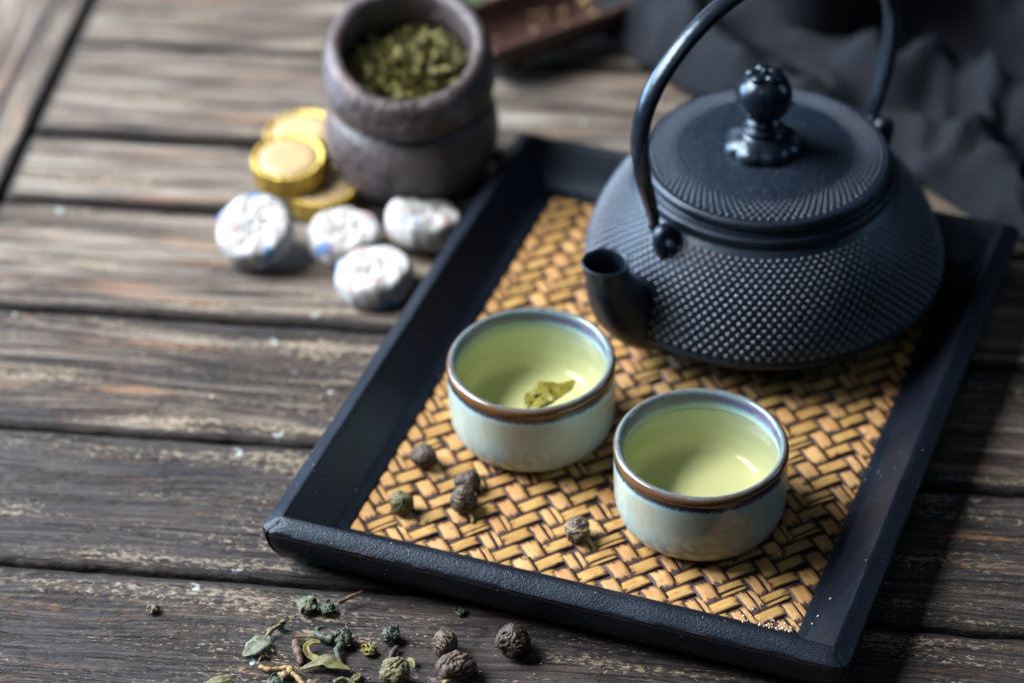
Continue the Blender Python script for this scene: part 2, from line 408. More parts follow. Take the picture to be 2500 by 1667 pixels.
for c in range(-3, 14):
    uA = 78.3 + 16.7 * (c - 3); uB = uA - 8.2
    for k in range(-2, 32):
        vA = 24.9 + 9.45 * (k - 1) + .6 * math.sin(c * 2.1); vB = vA + 4.7 + .3 * math.sin(c + 1)
        for kind, uu, vv, ang in (('A', uA, vA, math.radians(48)), ('B', uB, vB, math.radians(-46))):
            uu += rnd.uniform(-.3, .3); vv += rnd.uniform(-.25, .25); ang += math.radians(rnd.uniform(-1.8, 1.8))
            if not (i0 - 4.0 < uu < i1 + 4.0 and j0 - 4.0 < vv < j1 + 4.0): continue
            x = rnd.random()
            if kind == 'B' and x < .34: place('b', uu, vv, ang, 2.55); place('c', uu, vv, ang, -1.15)
            elif kind == 'A' and x < .16: place('a', uu, vv, ang, -2.2); place('d', uu, vv, ang, .95)
            else: place(kind, uu, vv, ang)
ct, st = math.cos(TRY), math.sin(TRY)
def key(p):
    wx = X0 + p[1] * ct - p[2] * st; wy = Y0 + p[1] * st + p[2] * ct
    hid = (abs(wx - 103) < 60 and abs(wy - 925) < 62) or math.hypot(wx - 7, wy - 842) < 26 or math.hypot(wx - 67.6, wy - 789) < 26
    return (hid or wy > 985, wy)
pieces.sort(key=key)
rest = Acc(); restB = Acc(); shared = {}
for n_, (kind, uu, vv, ang) in enumerate(pieces):
    (V, Fc, UV), mat = fm(kind)
    if n_ < 298:
        kk = id(V)
        if kk not in shared:
            o = mesh_obj('bamboo_strip', V, Fc, mat, tray, uv=UV, attrs={'rnd': [rnd.random()] * len(V)}); shared[kk] = o.data
        else:
            o = bpy.data.objects.new('bamboo_strip', shared[kk]); COL.objects.link(o); o.parent = tray
        o.location = (uu * K, vv * K, 5.75 * K); o.rotation_euler = (math.radians(rnd.uniform(-2.5, 2.5)), math.radians(rnd.uniform(-1.2, 1.2)), ang + (PI if rnd.random() < .5 else 0))
    else:
        ca, sa = math.cos(ang), math.sin(ang)
        (rest if mat is BA else restB).add([(uu + v[0] * ca - v[1] * sa, vv + v[0] * sa + v[1] * ca, 5.75 + v[2]) for v in V], Fc, UV, rnd.random())
o = rest.obj('bamboo_weave', BA, tray); o['kind'] = 'stuff'
b0 = len(rest.V)
if restB.V:
    o2 = restB.obj('bamboo_cross_weave', BB, tray); o2['kind'] = 'stuff'

# ------------------------------------------------------------------ cups
def glaze():
    g = N('celadon_glaze'); P = g.coord(); uv = g.coord('UV'); sx = g.n('ShaderNodeSeparateXYZ'); g.l(uv, sx.inputs[0]); v = sx.outputs[1]
    sp = g.n('ShaderNodeSeparateXYZ'); g.l(P, sp.inputs[0])
    fine = g.noise(g.vscale(P, (1, 1, .3)), 1500, 3, .7); mid = g.noise(g.vscale(P, (1, 1, .25)), 260, 4, .6); big = g.noise(g.vscale(P, (1, 1, .5)), 60, 3)
    ang = g.noise(P, 34, 2)
    vv = g.math('ADD', v, g.math('MULTIPLY', g.math('SUBTRACT', mid, .5), .020))
    vv = g.math('ADD', vv, g.math('MULTIPLY', g.math('SUBTRACT', fine, .5), .036))
    col = g.ramp(vv, [(0., (.30, .17, .10)), (.022, (.25, .15, .10)), (.034, (.42, .50, .50)), (.12, (.28, .36, .355)), (.24, (.34, .42, .385)), (.36, (.38, .45, .38)), (.402, (.38, .53, .53)), (.415, (.10, .20, .27)), (.424, (.030, .045, .085)),
                      (.434, (.050, .028, .015)), (.455, (.105, .055, .022)), (.488, (.120, .064, .028)), (.496, (.09, .075, .08)), (.503, (.12, .17, .17)), (.512, (.10, .17, .19)), (.527, (.085, .085, .17)), (.552, (.13, .095, .16)), (.566, (.10, .26, .42)),
                      (.585, (.34, .52, .50)), (.65, (.60, .70, .56)), (1., (.80, .82, .66))])  # inner glaze brightens towards the floor: light on it put into the colour
    stre = g.noise(g.vscale(P, (1, 1, .12)), 420, 4, .65)
    mot = g.math('MULTIPLY', g.step(g.math('ADD', g.math('MULTIPLY', stre, .6), g.math('MULTIPLY', big, .4)), .46, .60), .35)
    body = g.math('MULTIPLY', g.step(v, .03, .06), g.math('SUBTRACT', 1, g.step(v, .38, .41)))
    col = g.mix(g.math('MULTIPLY', mot, body), col, (.44, .50, .41))
    tan_ = g.math('MULTIPLY', g.math('MULTIPLY', g.step(big, .48, .62), .45), body)
    col = g.mix(tan_, col, (.34, .31, .22))
    ro = g.lin(big, .3, .7, .12, .20)
    return g.set(Base_Color=col, Roughness=ro, Normal=g.bump(g.noise(P, 150, 2), .0003, .12), Specular_IOR_Level=.4, Coat_Weight=.22, Coat_Roughness=.04)
GLZ = glaze()
def tea_mat():
    g = N('green_tea')
    tr = g.n('ShaderNodeBsdfTransparent'); va = g.n('ShaderNodeVolumeAbsorption')
    va.inputs[0].default_value = (.88, .84, .34, 1); va.inputs[1].default_value = 18
    gl = g.n('ShaderNodeBsdfGlossy'); gl.inputs['Roughness'].default_value = .015
    fr = g.n('ShaderNodeFresnel'); fr.inputs[0].default_value = 1.36; mx = g.n('ShaderNodeMixShader')
    bp = g.bump(g.noise(g.coord(), 25, 1), .0006, .15); g.l(bp, gl.inputs['Normal'])
    # one material for the whole closed body; only its upper face mirrors the room
    g.l(g.math('MULTIPLY', fr.outputs[0], attr(g, 'surface')), mx.inputs[0]); g.l(tr.outputs[0], mx.inputs[1]); g.l(gl.outputs[0], mx.inputs[2]); g.l(mx.outputs[0], g.out.inputs[0])
    g.l(va.outputs[0], g.out.inputs[1]); return g.m
TEA = tea_mat()
CUPP = [(0, 1.2), (20, 1.2), (22.5, .9), (23.2, 0), (25.2, 0), (26.2, .8), (27.6, 2.0), (29.6, 4.2), (31.1, 7.4), (31.8, 11.5), (32.0, 17), (32.0, 24), (31.95, 29), (31.9, 31.6),
        (32.15, 32.8), (32.05, 34.0), (31.5, 35.0), (30.6, 35.5), (29.7, 35.3), (29.05, 34.6), (28.75, 33.4), (28.7, 32), (28.7, 27), (28.6, 18), (27.9, 15), (26.4, 11.8), (23.5, 9.9), (17, 9.0), (8, 8.7), (0, 8.6)]
def cup(x, y, rz, label, lvl):
    t = empty('tea_cup', (x, y, 6.55), rz, label, 'cup', 'celadon cups of green tea')
    P = [tuple(p) for p in spline(CUPP, 4)]
    sd = rnd.random() * 9
    V, Fc, UV = lathe(P, 128, rfun=lambda r, z, a, d: (max(0.0001, r * (1 + .0035 * math.sin(2 * a + sd) + .002 * math.sin(5 * a))), z + (.25 * math.sin(a + sd) if z > 25 else 0)))
    top = max(range(len(P)), key=lambda i: P[i][1])
    UV = [(UV[i][0], (V[i][2] / 71.0) if i // 128 <= top else (1 - V[i][2] / 71.0)) for i in range(len(V))]
    mesh_obj('cup_body', V, Fc, GLZ, t, uv=UV)
    # tea: closed body hugging the inside
    ins = [(r, z) for r, z in CUPP[21:]]
    ins = [(r - .12, z + .12) for r, z in ins if z < lvl]
    P = [(0.001, lvl), (14, lvl), (27.6, lvl), (28.3, lvl + .05), (28.57, lvl + .35), (28.58, lvl - .6)] + ins[:-1] + [(0.001, ins[-1][1])]
    V, Fc, UV = lathe(P, 96)
    mesh_obj('tea', V, [f[::-1] for f in Fc], TEA, t, attrs={'surface': [1.0 if i < 96 * 5 else 0.0 for i in range(len(V))]})
    return t
cup(7.0, 841.8, .4, 'celadon tea cup with a green leaf floating in its tea', 28.6)
cup(67.6, 789.2, 2.1, 'celadon tea cup of clear green tea, nearest the right front of the tray', 27.6)

# ------------------------------------------------------------------ teapot
def iron():
    g = N('cast_iron'); P = g.coord()
    a = g.noise(P, 520, 4, .65); b = g.noise(P, 55, 3)
    col = g.mix(b, (.003, .006, .012), (.006, .012, .023))
    return g.set(Base_Color=col, Roughness=g.lin(a, .3, .7, .33, .46), Normal=g.bump(a, .0006, .45), Specular_IOR_Level=.50, Specular_Tint=(.68, .83, 1.0, 1))
IRON = iron()
gi = N('smooth_iron'); pi_ = gi.coord()
SIRON = gi.set(Base_Color=(.005, .008, .014), Roughness=gi.lin(gi.noise(pi_, 90, 3), .3, .7, .20, .32), Normal=gi.bump(gi.noise(pi_, 330, 3), .0005, .25), Specular_IOR_Level=.5, Specular_Tint=(.60, .80, 1.0, 1))
gd_ = N('glossy_iron_dots'); DOTS = gd_.set(Base_Color=(.020, .030, .050), Roughness=.25, Specular_IOR_Level=1.0, Specular_Tint=(.72, .84, 1.0, 1), Coat_Weight=.8, Coat_Roughness=.22)  # dots lighter and glossier than the body iron
TX, TYY = 103.3, 925.0; AZ = math.radians(216)
pot = empty('cast_iron_teapot', (TX, TYY, 0), 0, 'black cast iron teapot with dotted surface, arched handle and round knob', 'teapot')
BODY = [(0.001, 9.5), (34, 9.5), (38, 8.6), (39.5, 6.7), (41.5, 6.7), (43.5, 8.4), (50, 11), (59, 14), (66, 17.8), (70.0, 21.2), (72.0, 23.0), (72.6, 24.4), (72.0, 25.6), (71.8, 26.8), (71.4, 29.5), (70.2, 34), (67.8, 40.5), (64.4, 47.5), (60.2, 54),
        (56.0, 59.2), (52.6, 62.8), (51.4, 64.0), (51.0, 64.8), (51.2, 66.0), (51.0, 67.8), (50.2, 68.6), (49.0, 68.7), (48.8, 69.4), (48.3, 70.2), (45.5, 70.4), (45.0, 69), (45, 60)]
BP = [tuple(p) for p in spline(BODY, 4)]
V, Fc, UV = lathe(BP, 160); mesh_obj('body', V, Fc, IRON, pot, uv=UV)
def bead(acc, p, nrm, r, h):
    n = Vector(nrm).normalized(); s = n.orthogonal().normalized(); q = n.cross(s); V = []; Fc = []; p = Vector(p)
    for i, (rr, hh) in enumerate(((1.1, -.15), (.92, .42), (.55, .85))):
        for j in range(8):
            a = 2 * PI * j / 8; V.append(p + (s * math.cos(a) + q * math.sin(a)) * r * rr + n * h * hh)
    V.append(p + n * h)
    for i in range(2):
        for j in range(8): k = (j + 1) % 8; Fc.append((i * 8 + j, i * 8 + k, (i + 1) * 8 + k, (i + 1) * 8 + j))
    for j in range(8): Fc.append((16 + j, 16 + (j + 1) % 8, 24))
    acc.add(V, Fc)
# body dots
arc = np.array([p for p in BP if 26.2 <= p[1] <= 62.2 and p[0] > 52]); dl = np.r_[0, np.cumsum(np.hypot(*np.diff(arc, axis=0).T))]
beads = Acc(); NB = 108; NR = 19
for k in range(NR):
    f = (k + .5) / NR; f = f + .10 * f * (1 - f); s = f * dl[-1]
    r = np.interp(s, dl, arc[:, 0]); z = np.interp(s, dl, arc[:, 1])
    r2 = np.interp(s + .5, dl, arc[:, 0]); z2 = np.interp(s + .5, dl, arc[:, 1]); dr, dz = r2 - r, z2 - z
    for j in range(NB):
        a = 2 * PI * (j + .5 * (k % 2)) / NB
        da = (a - AZ + PI) % (2 * PI) - PI
        tang = da * r
        if abs(tang) < 11.5 - .16 * max(0, z - 40) and z < 46: continue
        if abs(tang - 4) < 7 and z > 58: continue
        if abs(abs(da) - PI) * r < 6 and z > 58: continue
        sz = 1.22 * (r / 70) ** .9
        bead(beads, (r * math.cos(a), r * math.sin(a), z), (dz * math.cos(a), dz * math.sin(a), -dr), sz, sz * .92)
    
o = beads.obj('raised_dots', DOTS, pot); o['kind'] = 'stuff'
# lid
lid = mesh_obj('lid', *lathe([tuple(p) for p in spline([(40, 70), (46.5, 70.3), (48.0, 70.6), (48.9, 71.6), (49.0, 73.0), (48.4, 74.3), (47.3, 74.9), (46.2, 74.7), (44, 74.9), (40, 75.5), (34.5, 76.3), (30, 77), (20, 78), (10, 78.6), (0.001, 78.7)], 4)], 144)[:2], IRON, pot)
lb = Acc()
for k, rr in enumerate((45.0, 42.9, 40.9, 39.0, 37.2, 35.5)):
    z = np.interp(rr, [34.5, 40, 44, 46], [76.3, 75.5, 74.9, 74.75]); sz = (.76, .74, .72, .66, .56, .42)[k]
    for j in range(88):
        a = 2 * PI * (j + .5 * (k % 2)) / 88; bead(lb, (rr * math.cos(a), rr * math.sin(a), z), (.1 * math.cos(a), .1 * math.sin(a), 1), sz, sz * 1.05)
o = lb.obj('lid_dots', DOTS, lid); o['kind'] = 'stuff'
# rough cast grain on the lid middle
gr = Acc(); r4 = random.Random(4)
for _ in range(2200):
    a = r4.random() * 2 * PI; rr = math.sqrt(r4.uniform(.15, 1)) * 34.5; z = np.interp(rr, [0, 10, 20, 30, 34.5], [78.7, 78.6, 78, 77, 76.3])
    s = r4.uniform(.16, .36); bead(gr, (rr * math.cos(a), rr * math.sin(a), z - .05), (0, 0, 1), s, s * .6)
o = gr.obj('casting_grain', IRON, lid); o['kind'] = 'stuff'
# knob
kx, ky = -1.8, -.5
def off(V): return [(v[0] + kx, v[1] + ky, v[2]) for v in V]
def petal(r, z, a, d):
    if r > 9 and z < 84.6: return r * (1 + .075 * abs(math.sin(a * 4 + .5)) - .03), z
    return r, z
V, Fc, UV = lathe([tuple(p) for p in spline([(14.2, 78.0), (14.9, 78.9), (14.8, 80.4), (13.4, 82.6), (10.6, 84.4), (8.6, 85.4), (7.6, 86.4), (8.0, 87.4), (7.6, 88.4), (6.2, 89.0), (6.0, 89.9), (6.8, 90.7), (6.0, 91.8), (5.2, 92.6)], 3)], 96, rfun=petal)
kb = mesh_obj('knob_base', off(V), Fc, SIRON, lid)
def lobes(r, z, a, d):
    g = abs(math.sin(a * 2 + .05)) ** .35
    k = .955 + .05 * g
    return (r * k if r > 1 else r), z
R_ = 11.3; zc = 102.2
V, Fc, UV = lathe([(max(.001, R_ * math.sin(t)), zc - R_ * .97 * math.cos(t)) for t in np.linspace(.35, PI, 30)], 120, rfun=lobes)
mesh_obj('knob', off(V), Fc, SIRON, lid)
fl = Acc()
def ball(acc, c, r, sq=(1, 1, 1), n=12, m=8, a=0.):
    V = []; Fc = []
    for i in range(m + 1):
        t = PI * i / m
        for j in range(n): p = 2 * PI * j / n; V.append((c[0] + r * sq[0] * math.sin(t) * math.cos(p), c[1] + r * sq[1] * math.sin(t) * math.sin(p), c[2] + r * sq[2] * math.cos(t)))
    for i in range(m):
        for j in range(n): k = (j + 1) % n; Fc.append((i * n + j, (i + 1) * n + j, (i + 1) * n + k, i * n + k))
    acc.add(V, Fc, None, a)
for q in range(5):
    a = q * 2 * PI / 5 + .35; ball(fl, (kx + 4.4 * math.cos(a), ky + 4.4 * math.sin(a), 111.6), 3.4, (1, .75, .6))
ball(fl, (kx, ky, 113.2), 1.6)
for q in range(6):
    a = q * PI / 3 - .09; ball(fl, (kx + 11.0 * math.cos(a), ky + 11.0 * math.sin(a), 98.8), .8)
fl.obj('knob_flower', SIRON, lid)
# handle, in the plane of the spout
ch, sh = math.cos(AZ), math.sin(AZ)
def pl(r, z, t=0.): return (r * ch - t * sh, r * sh + t * ch, z)
HP = [(57.6, 63.5), (57.4, 66.5), (58.2, 72), (60.6, 81.5), (63.0, 92), (64.6, 103), (64.4, 112), (61.8, 121.5), (57.0, 130), (50.2, 137.6), (42, 144), (31.5, 149.8), (19, 154.0), (6, 156.0)]
full = HP + [(-r, z) for r, z in HP[::-1]]
sp = spline([(r, z) for r, z in full], 5); m = len(sp)
path = [pl(p[0], p[1]) for p in sp]
rad = []
for i in range(m):
    e = min(i, m - 1 - i) / 5
    rad.append(1.0 * min(1, .50 + .5 * min(1, e / 3.2) ** 1.0))
# section: wide across the plane, outer side domed
V = []; Fc = []; n = 18
pv = [Vector(p) for p in path]; tn = Vector((-sh, ch, 0))
for i, p in enumerate(pv):
    t = (pv[min(i + 1, m - 1)] - pv[max(i - 1, 0)]).normalized(); out = t.cross(tn).normalized()
    cc = p - Vector((0, 0, 95)); 
    if out.dot(cc) < 0: out = -out
    for j in range(n):
        a = 2 * PI * j / n; c, s = math.cos(a), math.sin(a)
        hh = 2.8 if s > 0 else 2.1
        V.append(p + tn * (math.copysign(abs(c) ** .85, c) * 4.2 * rad[i]) + out * (math.copysign(abs(s) ** .9, s) * hh * rad[i]))
for i in range(m - 1):
    for j in range(n): k = (j + 1) % n; Fc.append((i * n + j, i * n + k, (i + 1) * n + k, (i + 1) * n + j))
Fc.append(tuple(range(n))[::-1]); Fc.append(tuple((m - 1) * n + j for j in range(n)))
hd = mesh_obj('handle', V, Fc, SIRON, pot)
import bmesh
def fixn(o):
    b = bmesh.new(); b.from_mesh(o.data); bmesh.ops.recalc_face_normals(b, faces=b.faces); b.to_mesh(o.data); b.free()
fixn(hd)
for s in (1, -1):
    # hook: the thin end of the handle turns sideways into the lug
    hk = spline([pl(57.4 * s, 67.5, 0), pl(57.5 * s, 64.6, .2 * 1), pl(57.3 * s, 63.0, 1.6), pl(57.0 * s, 63.2, 4.0), pl(56.8 * s, 64.6, 6.6), pl(56.8 * s, 65.4, 8.2)], 4)
    V, Fc, _ = tube(hk, [2.1 - .5 * i / (len(hk) - 1) for i in range(len(hk))], 12, up=(ch, sh, 0)); o = mesh_obj('hook', V, Fc, SIRON, hd); fixn(o)
    lg = spline([pl(50 * s, 60.5, 6.0), pl(54 * s, 64.5, 6.0), pl(56.6 * s, 67.0, 6.0), pl(59.2 * s, 66.4, 6.0), pl(60.2 * s, 63.4, 6.0), pl(59.2 * s, 58.5, 6.0), pl(58.2 * s, 54.0, 6.0)], 4)
    V, Fc, _ = tube(lg, [1.7, 1.8, 1.8, 1.9, 1.9, 1.9, 2.0, 2.0, 2.0, 2.0, 2.0, 2.0, 2.0, 2.0, 2.0, 2.0, 2.0, 2.0, 2.0, 2.0, 1.9, 1.8, 1.7, 1.5, 1.2][:len(lg)], 12, up=(-sh, ch, 0), sx=1.2, sy=1.35, power=3); o = mesh_obj('ear', V, Fc, IRON, pot); fixn(o)
# spout
SPT = [(48, 22.5, 15.0), (59, 24.0, 14.4), (67.5, 28.8, 13.4), (73.8, 36.5, 11.9), (78.3, 45.6, 9.9), (80.8, 53.4, 8.7), (81.8, 59.6, 9.5)]
ss = spline(SPT, 5); n = 40; V = []; Fc = []; mm = len(ss)
for i, (r, z, R) in enumerate(ss):
    a_, b_ = ss[max(i - 1, 0)], ss[min(i + 1, mm - 1)]; t = Vector((b_[0] - a_[0], b_[1] - a_[1])).normalized()
    k = min(1, max(0, (i - (mm - 12)) / 11)); t = (t * (1 - k) + Vector((-.05, 1)) * k).normalized()
    nr = Vector((t.y, -t.x))
    for j in range(n):
        a = 2 * PI * j / n; c, s = math.cos(a), math.sin(a); pw = 2 / (2.0 + .7 * (1 - k))
        c = math.copysign(abs(c) ** pw, c); s = math.copysign(abs(s) ** pw, s)
        V.append(pl(r + nr.x * c * R, z + nr.y * c * R, s * R * .97))
prof2 = [(0.0, .4, 9.55), (0.0, .55, 9.1), (0.0, .2, 8.5), (0, -.8, 8.0), (-.4, -6, 7.5), (-2, -14, 7.5), (-8, -22, 7)]
r0, z0 = SPT[-1][0], SPT[-1][1]
for (dr, dz, R) in prof2:
    for j in range(n): a = 2 * PI * j / n; V.append(pl(r0 + dr + math.cos(a) * R, z0 + dz - .05 * math.cos(a) * R * -1, math.sin(a) * R * .97))
tot = mm + len(prof2)
for i in range(tot - 1):
    for j in range(n): k = (j + 1) % n; Fc.append((i * n + j, i * n + k, (i + 1) * n + k, (i + 1) * n + j))
Fc.append(tuple((tot - 1) * n + j for j in range(n)))
sp_ = mesh_obj('spout', V, Fc, IRON, pot); fixn(sp_)

# ------------------------------------------------------------------ stoneware jar with loose tea
def jarmat():
    g = N('iron_stoneware'); P = g.coord(); a = g.noise(P, 45, 5, .6); b = g.noise(P, 260, 4, .65)
    col = g.mix(g.step(a, .42, .62), (.026, .017, .016), (.085, .072, .080))
    col = g.mix(g.math('MULTIPLY', g.step(g.noise(P, 28, 3), .52, .66), .5), col, (.10, .048, .038))
    return g.set(Base_Color=col, Roughness=g.lin(b, .35, .65, .30, .62), Normal=g.bump(g.math('ADD', b, a), .0018, .8), Specular_IOR_Level=.55)
JX, JY = -40.0, 1021.0
jar = empty('stoneware_jar', (JX, JY, .5), 0, 'rough purple brown stoneware jar filled with dry green tea', 'jar')
KS = .32
def slant(z): return min(1, max(0, (z - 43) / 20.))
def jf(r, z, a, d):
    y = r * math.sin(a); return r, z + slant(z) * KS * y
JP = [(0.001, 0), (22, 0), (25.5, 1.2), (31, 7), (35.2, 15), (37.6, 25), (37.2, 33), (35.2, 39.5), (31.8, 42.6), (28.6, 44.4), (28.8, 45.6), (34.4, 46.4), (36.2, 48.0), (36.8, 52), (36.9, 56), (36.4, 61.5), (35.2, 66.0), (34.0, 69.0), (32.0, 70.4), (29.8, 70.3), (28.2, 69.0), (27.7, 66.5), (28.2, 60), (30, 45), (30, 20), (24, 6), (0.001, 5)]
V, Fc, UV = lathe([tuple(p) for p in spline(JP, 4)], 128, rfun=jf)
mesh_obj('jar_body', V, Fc, jarmat(), jar)

def leafmat(name, ca, cb, cc, rough=.6):
    g = N(name); P = g.coord()
    r = g.math('FRACT', g.math('ADD', attr(g, 'rnd'), g.n('ShaderNodeObjectInfo').outputs['Random']))
    n1 = g.noise(P, 420, 4, .65); n2 = g.noise(P, 1600, 3)
    col = g.mix(r, ca, cb); col = g.mix(g.step(n1, .42, .68), col, cc)
    ge = g.n('ShaderNodeNewGeometry')
    col = g.mix(attr(g, 'crease'), col, (.008, .006, .005)); col = g.mix(attr(g, 'pale_edge'), col, cb)
    return g.set(Base_Color=col, Roughness=rough, Normal=g.bump(g.math('ADD', n1, g.math('MULTIPLY', n2, .5)), .0006, .8), Specular_IOR_Level=.35)
LG = leafmat('dry_green_leaf', (.030, .036, .012), (.38, .35, .12), (.075, .080, .032))
def flake(acc, c, L, W, curl, R, seed, fold=.5):
    """a small dry leaf: curled lens-shaped sheet, random attitude matrix R"""
    nx, ny = 8, 4; V = []; Fc = []; r = random.Random(seed); ph = r.random() * 6
    for i in range(nx):
        t = i / (nx - 1); ww = W * (math.sin(PI * min(.98, max(.02, t))) ** .6) * (1 + .25 * math.sin(t * 11 + ph))
        for j in range(ny):
            q = (j / (ny - 1) - .5); a = q * fold * 3
            x = (t - .5) * L; y = ww * math.sin(a) / max(.3, fold * 1.5) * .6; z = ww * (1 - math.cos(a)) * .7
            b = curl * (t - .5) * 2
            x2 = math.sin(b) * L / (2 * abs(curl) + .01) if abs(curl) > .05 else x; z2 = z + (1 - math.cos(b)) * L / (2 * abs(curl) + .01)
            V.append(Vector(c) + R @ Vector((x2, y + .15 * math.sin(9 * t + ph), z2 + .2 * math.sin(13 * t + 5 * q + ph))))
    for i in range(nx - 1):
        for j in range(ny - 1): Fc.append((i * ny + j, (i + 1) * ny + j, (i + 1) * ny + j + 1, i * ny + j + 1))
    acc.add(V, Fc, None, r.random())
def rotm(r): return Matrix.Rotation(r.uniform(0, 2 * PI), 3, 'Z') @ Matrix.Rotation(r.uniform(-.9, .9), 3, 'X') @ Matrix.Rotation(r.uniform(-.9, .9), 3, 'Y')
ta = Acc(); r5 = random.Random(5)
for i in range(950):
    a = r5.random() * 2 * PI; rr = 27.0 * math.sqrt(r5.random()); x, y = rr * math.cos(a), rr * math.sin(a)
    z = 54.0 + KS * y + 3.2 * fbm(x * .06, y * .06, 3) - 4.5 * (rr / 27) ** 4 + r5.uniform(-2.5, 1.2)
    flake(ta, (x, y, z), r5.uniform(6, 14), r5.uniform(2.0, 5.4), r5.uniform(-1.4, 1.4), rotm(r5), i)
V = []; Fc = []
o = ta.obj('loose_tea', LG, None, loc=(JX, JY, .5)); tag(o, 'dry yellow green tea leaves heaped inside the stoneware jar', 'tea leaves', kind='stuff')
# dark bed below the flakes so that no light leaks through
bd = [(0.001, 50.5), (14, 50.5), (27.6, 48.0)]
V, Fc, _ = lathe(bd, 48, rfun=lambda r, z, a, d: (r, z + KS * r * math.sin(a) * .98))
b = len(o.data.vertices)
bed = mesh_obj('tea_bed', V, Fc, leafmat('tea_bed', (.03, .035, .01), (.04, .045, .012), (.02, .02, .008)), None, loc=(JX, JY, .5)); bed.parent = o; bed.location = (0, 0, 0)

# ------------------------------------------------------------------ wrapped tea cakes
def papermat():
    g = N('printed_paper'); P = g.coord(); uv = g.coord('UV')
    oi = g.n('ShaderNodeObjectInfo').outputs['Random']
    sp = g.n('ShaderNodeSeparateXYZ'); g.l(P, sp.inputs[0]); z = sp.outputs[2]
    off = g.n('ShaderNodeCombineXYZ'); g.l(g.math('MULTIPLY', oi, 9.), off.inputs[0]); g.l(g.math('MULTIPLY', oi, 5.), off.inputs[2])
    Q = g.vscale(P, (1, 1, 1), off.outputs[0])
    n = g.noise(Q, 75, 3, .6); n2 = g.noise(Q, 110, 4, .7); n3 = g.noise(Q, 300, 4)
    rad_ = g.n('ShaderNodeVectorMath', operation='LENGTH'); g.l(g.vscale(P, (1, 1, 0)), rad_.inputs[0]); rim = g.step(rad_.outputs['Value'], .0118, .0140)
    col = g.mix(n3, (.33, .33, .33), (.40, .40, .395))
    blue = g.math('MULTIPLY', g.step(n, .56, .60), rim); col = g.mix(g.math('MULTIPLY', blue, .9), col, (.01, .16, .42))
    red = g.step(n2, .59, .64); col = g.mix(g.math('MULTIPLY', red, .5), col, (.45, .07, .055))
    gry = g.math('MULTIPLY', g.step(g.noise(Q, 150, 3), .56, .66), rim); col = g.mix(g.math('MULTIPLY', gry, .3), col, (.33, .33, .34))
    return g.set(Base_Color=col, Roughness=.55, Specular_IOR_Level=.2, Normal=g.bump(g.math('ADD', n3, g.noise(Q, 120, 3)), .0010, .7))
PAPER = papermat()
def wrapped(seed, R=16.3, H=14.0):
    r = random.Random(seed); ph = [r.random() * 6 for _ in range(5)]
    def f(rr, z, a, d):
        pl_ = .22 * math.sin(a * 9 + ph[0]) + .2 * math.sin(a * 16 + ph[1] + z * .3)
        k = 1 if rr > 3 else 0
        zz = z + (.5 * math.sin(a * 7 + ph[2] + rr * .35) * min(1, rr / 9) * (1 if z > H * .7 else 0)) + .25 * fbm(rr * math.cos(a) * .15, rr * math.sin(a) * .15, seed) * (z > 2)
        return max(.001, rr + k * pl_ * (.9 if z < H * .8 else .5)), zz
    P = [(0.001, 0), (R * .8, 0), (R * .93, 1.2), (R * .985, 4), (R, H * .5), (R * .99, H * .76), (R * .94, H * .9), (R * .85, H * .985), (R * .6, H * 1.02), (R * .35, H * .97), (R * .16, H * .9), (0.001, H * .88)]
    return lathe([tuple(p) for p in spline(P, 4)], 96, rfun=f)
def crease(o, seed):
    V, Fc = None, None
WL = [(-105.5, 972.0, 6.4, (math.radians(20), math.radians(-13), .3), 'paper wrapped round tea cake tipped up, leftmost of the four white ones'),
      (-69.5, 970.5, .4, (math.radians(4), 0, 1.9), 'paper wrapped tea cake, middle of the back white ones, blue print at left side'),
      (-37.0, 975.0, 3.6, (math.radians(8), math.radians(-13), 3.3), 'paper wrapped tea cake between the stoneware jar and the tray edge'),
      (-55.6, 942.0, .4, (math.radians(3), math.radians(-3), 5.0), 'paper wrapped tea cake nearest the viewer, touching the left tray rail')]
for i, (x, y, z, rot, lab) in enumerate(WL):
    t = empty('tea_cake', (x, y, z), 0, lab, 'tea cake', 'white paper wrapped tea cakes', rot=rot)
    V, Fc, UV = wrapped(20 + i * 3, 16.2 if i != 1 else 15.6, (14.0, 13.0, 12.5, 13.0)[i])
    mesh_obj('wrapper', V, Fc, PAPER, t)
    # twisted pleats gathered in the middle of the top
    A = Acc(); r = random.Random(i)
    for q in range(11):
        a = q * 2 * PI / 11 + r.uniform(-.15, .15); h = (14.0, 13.0, 12.5, 13.0)[i]
        pth = [(rr * math.cos(a + .04 * rr), rr * math.sin(a + .04 * rr), h * .90 + .07 * rr * (1 if rr < 8 else 1.0) + .55) for rr in np.linspace(1.0, 11.5, 7)]
        A.add(*tube(pth, [.9, .8, .7, .6, .5, .35, .15], 8)[:2])
    A.obj('pleats', PAPER, t)

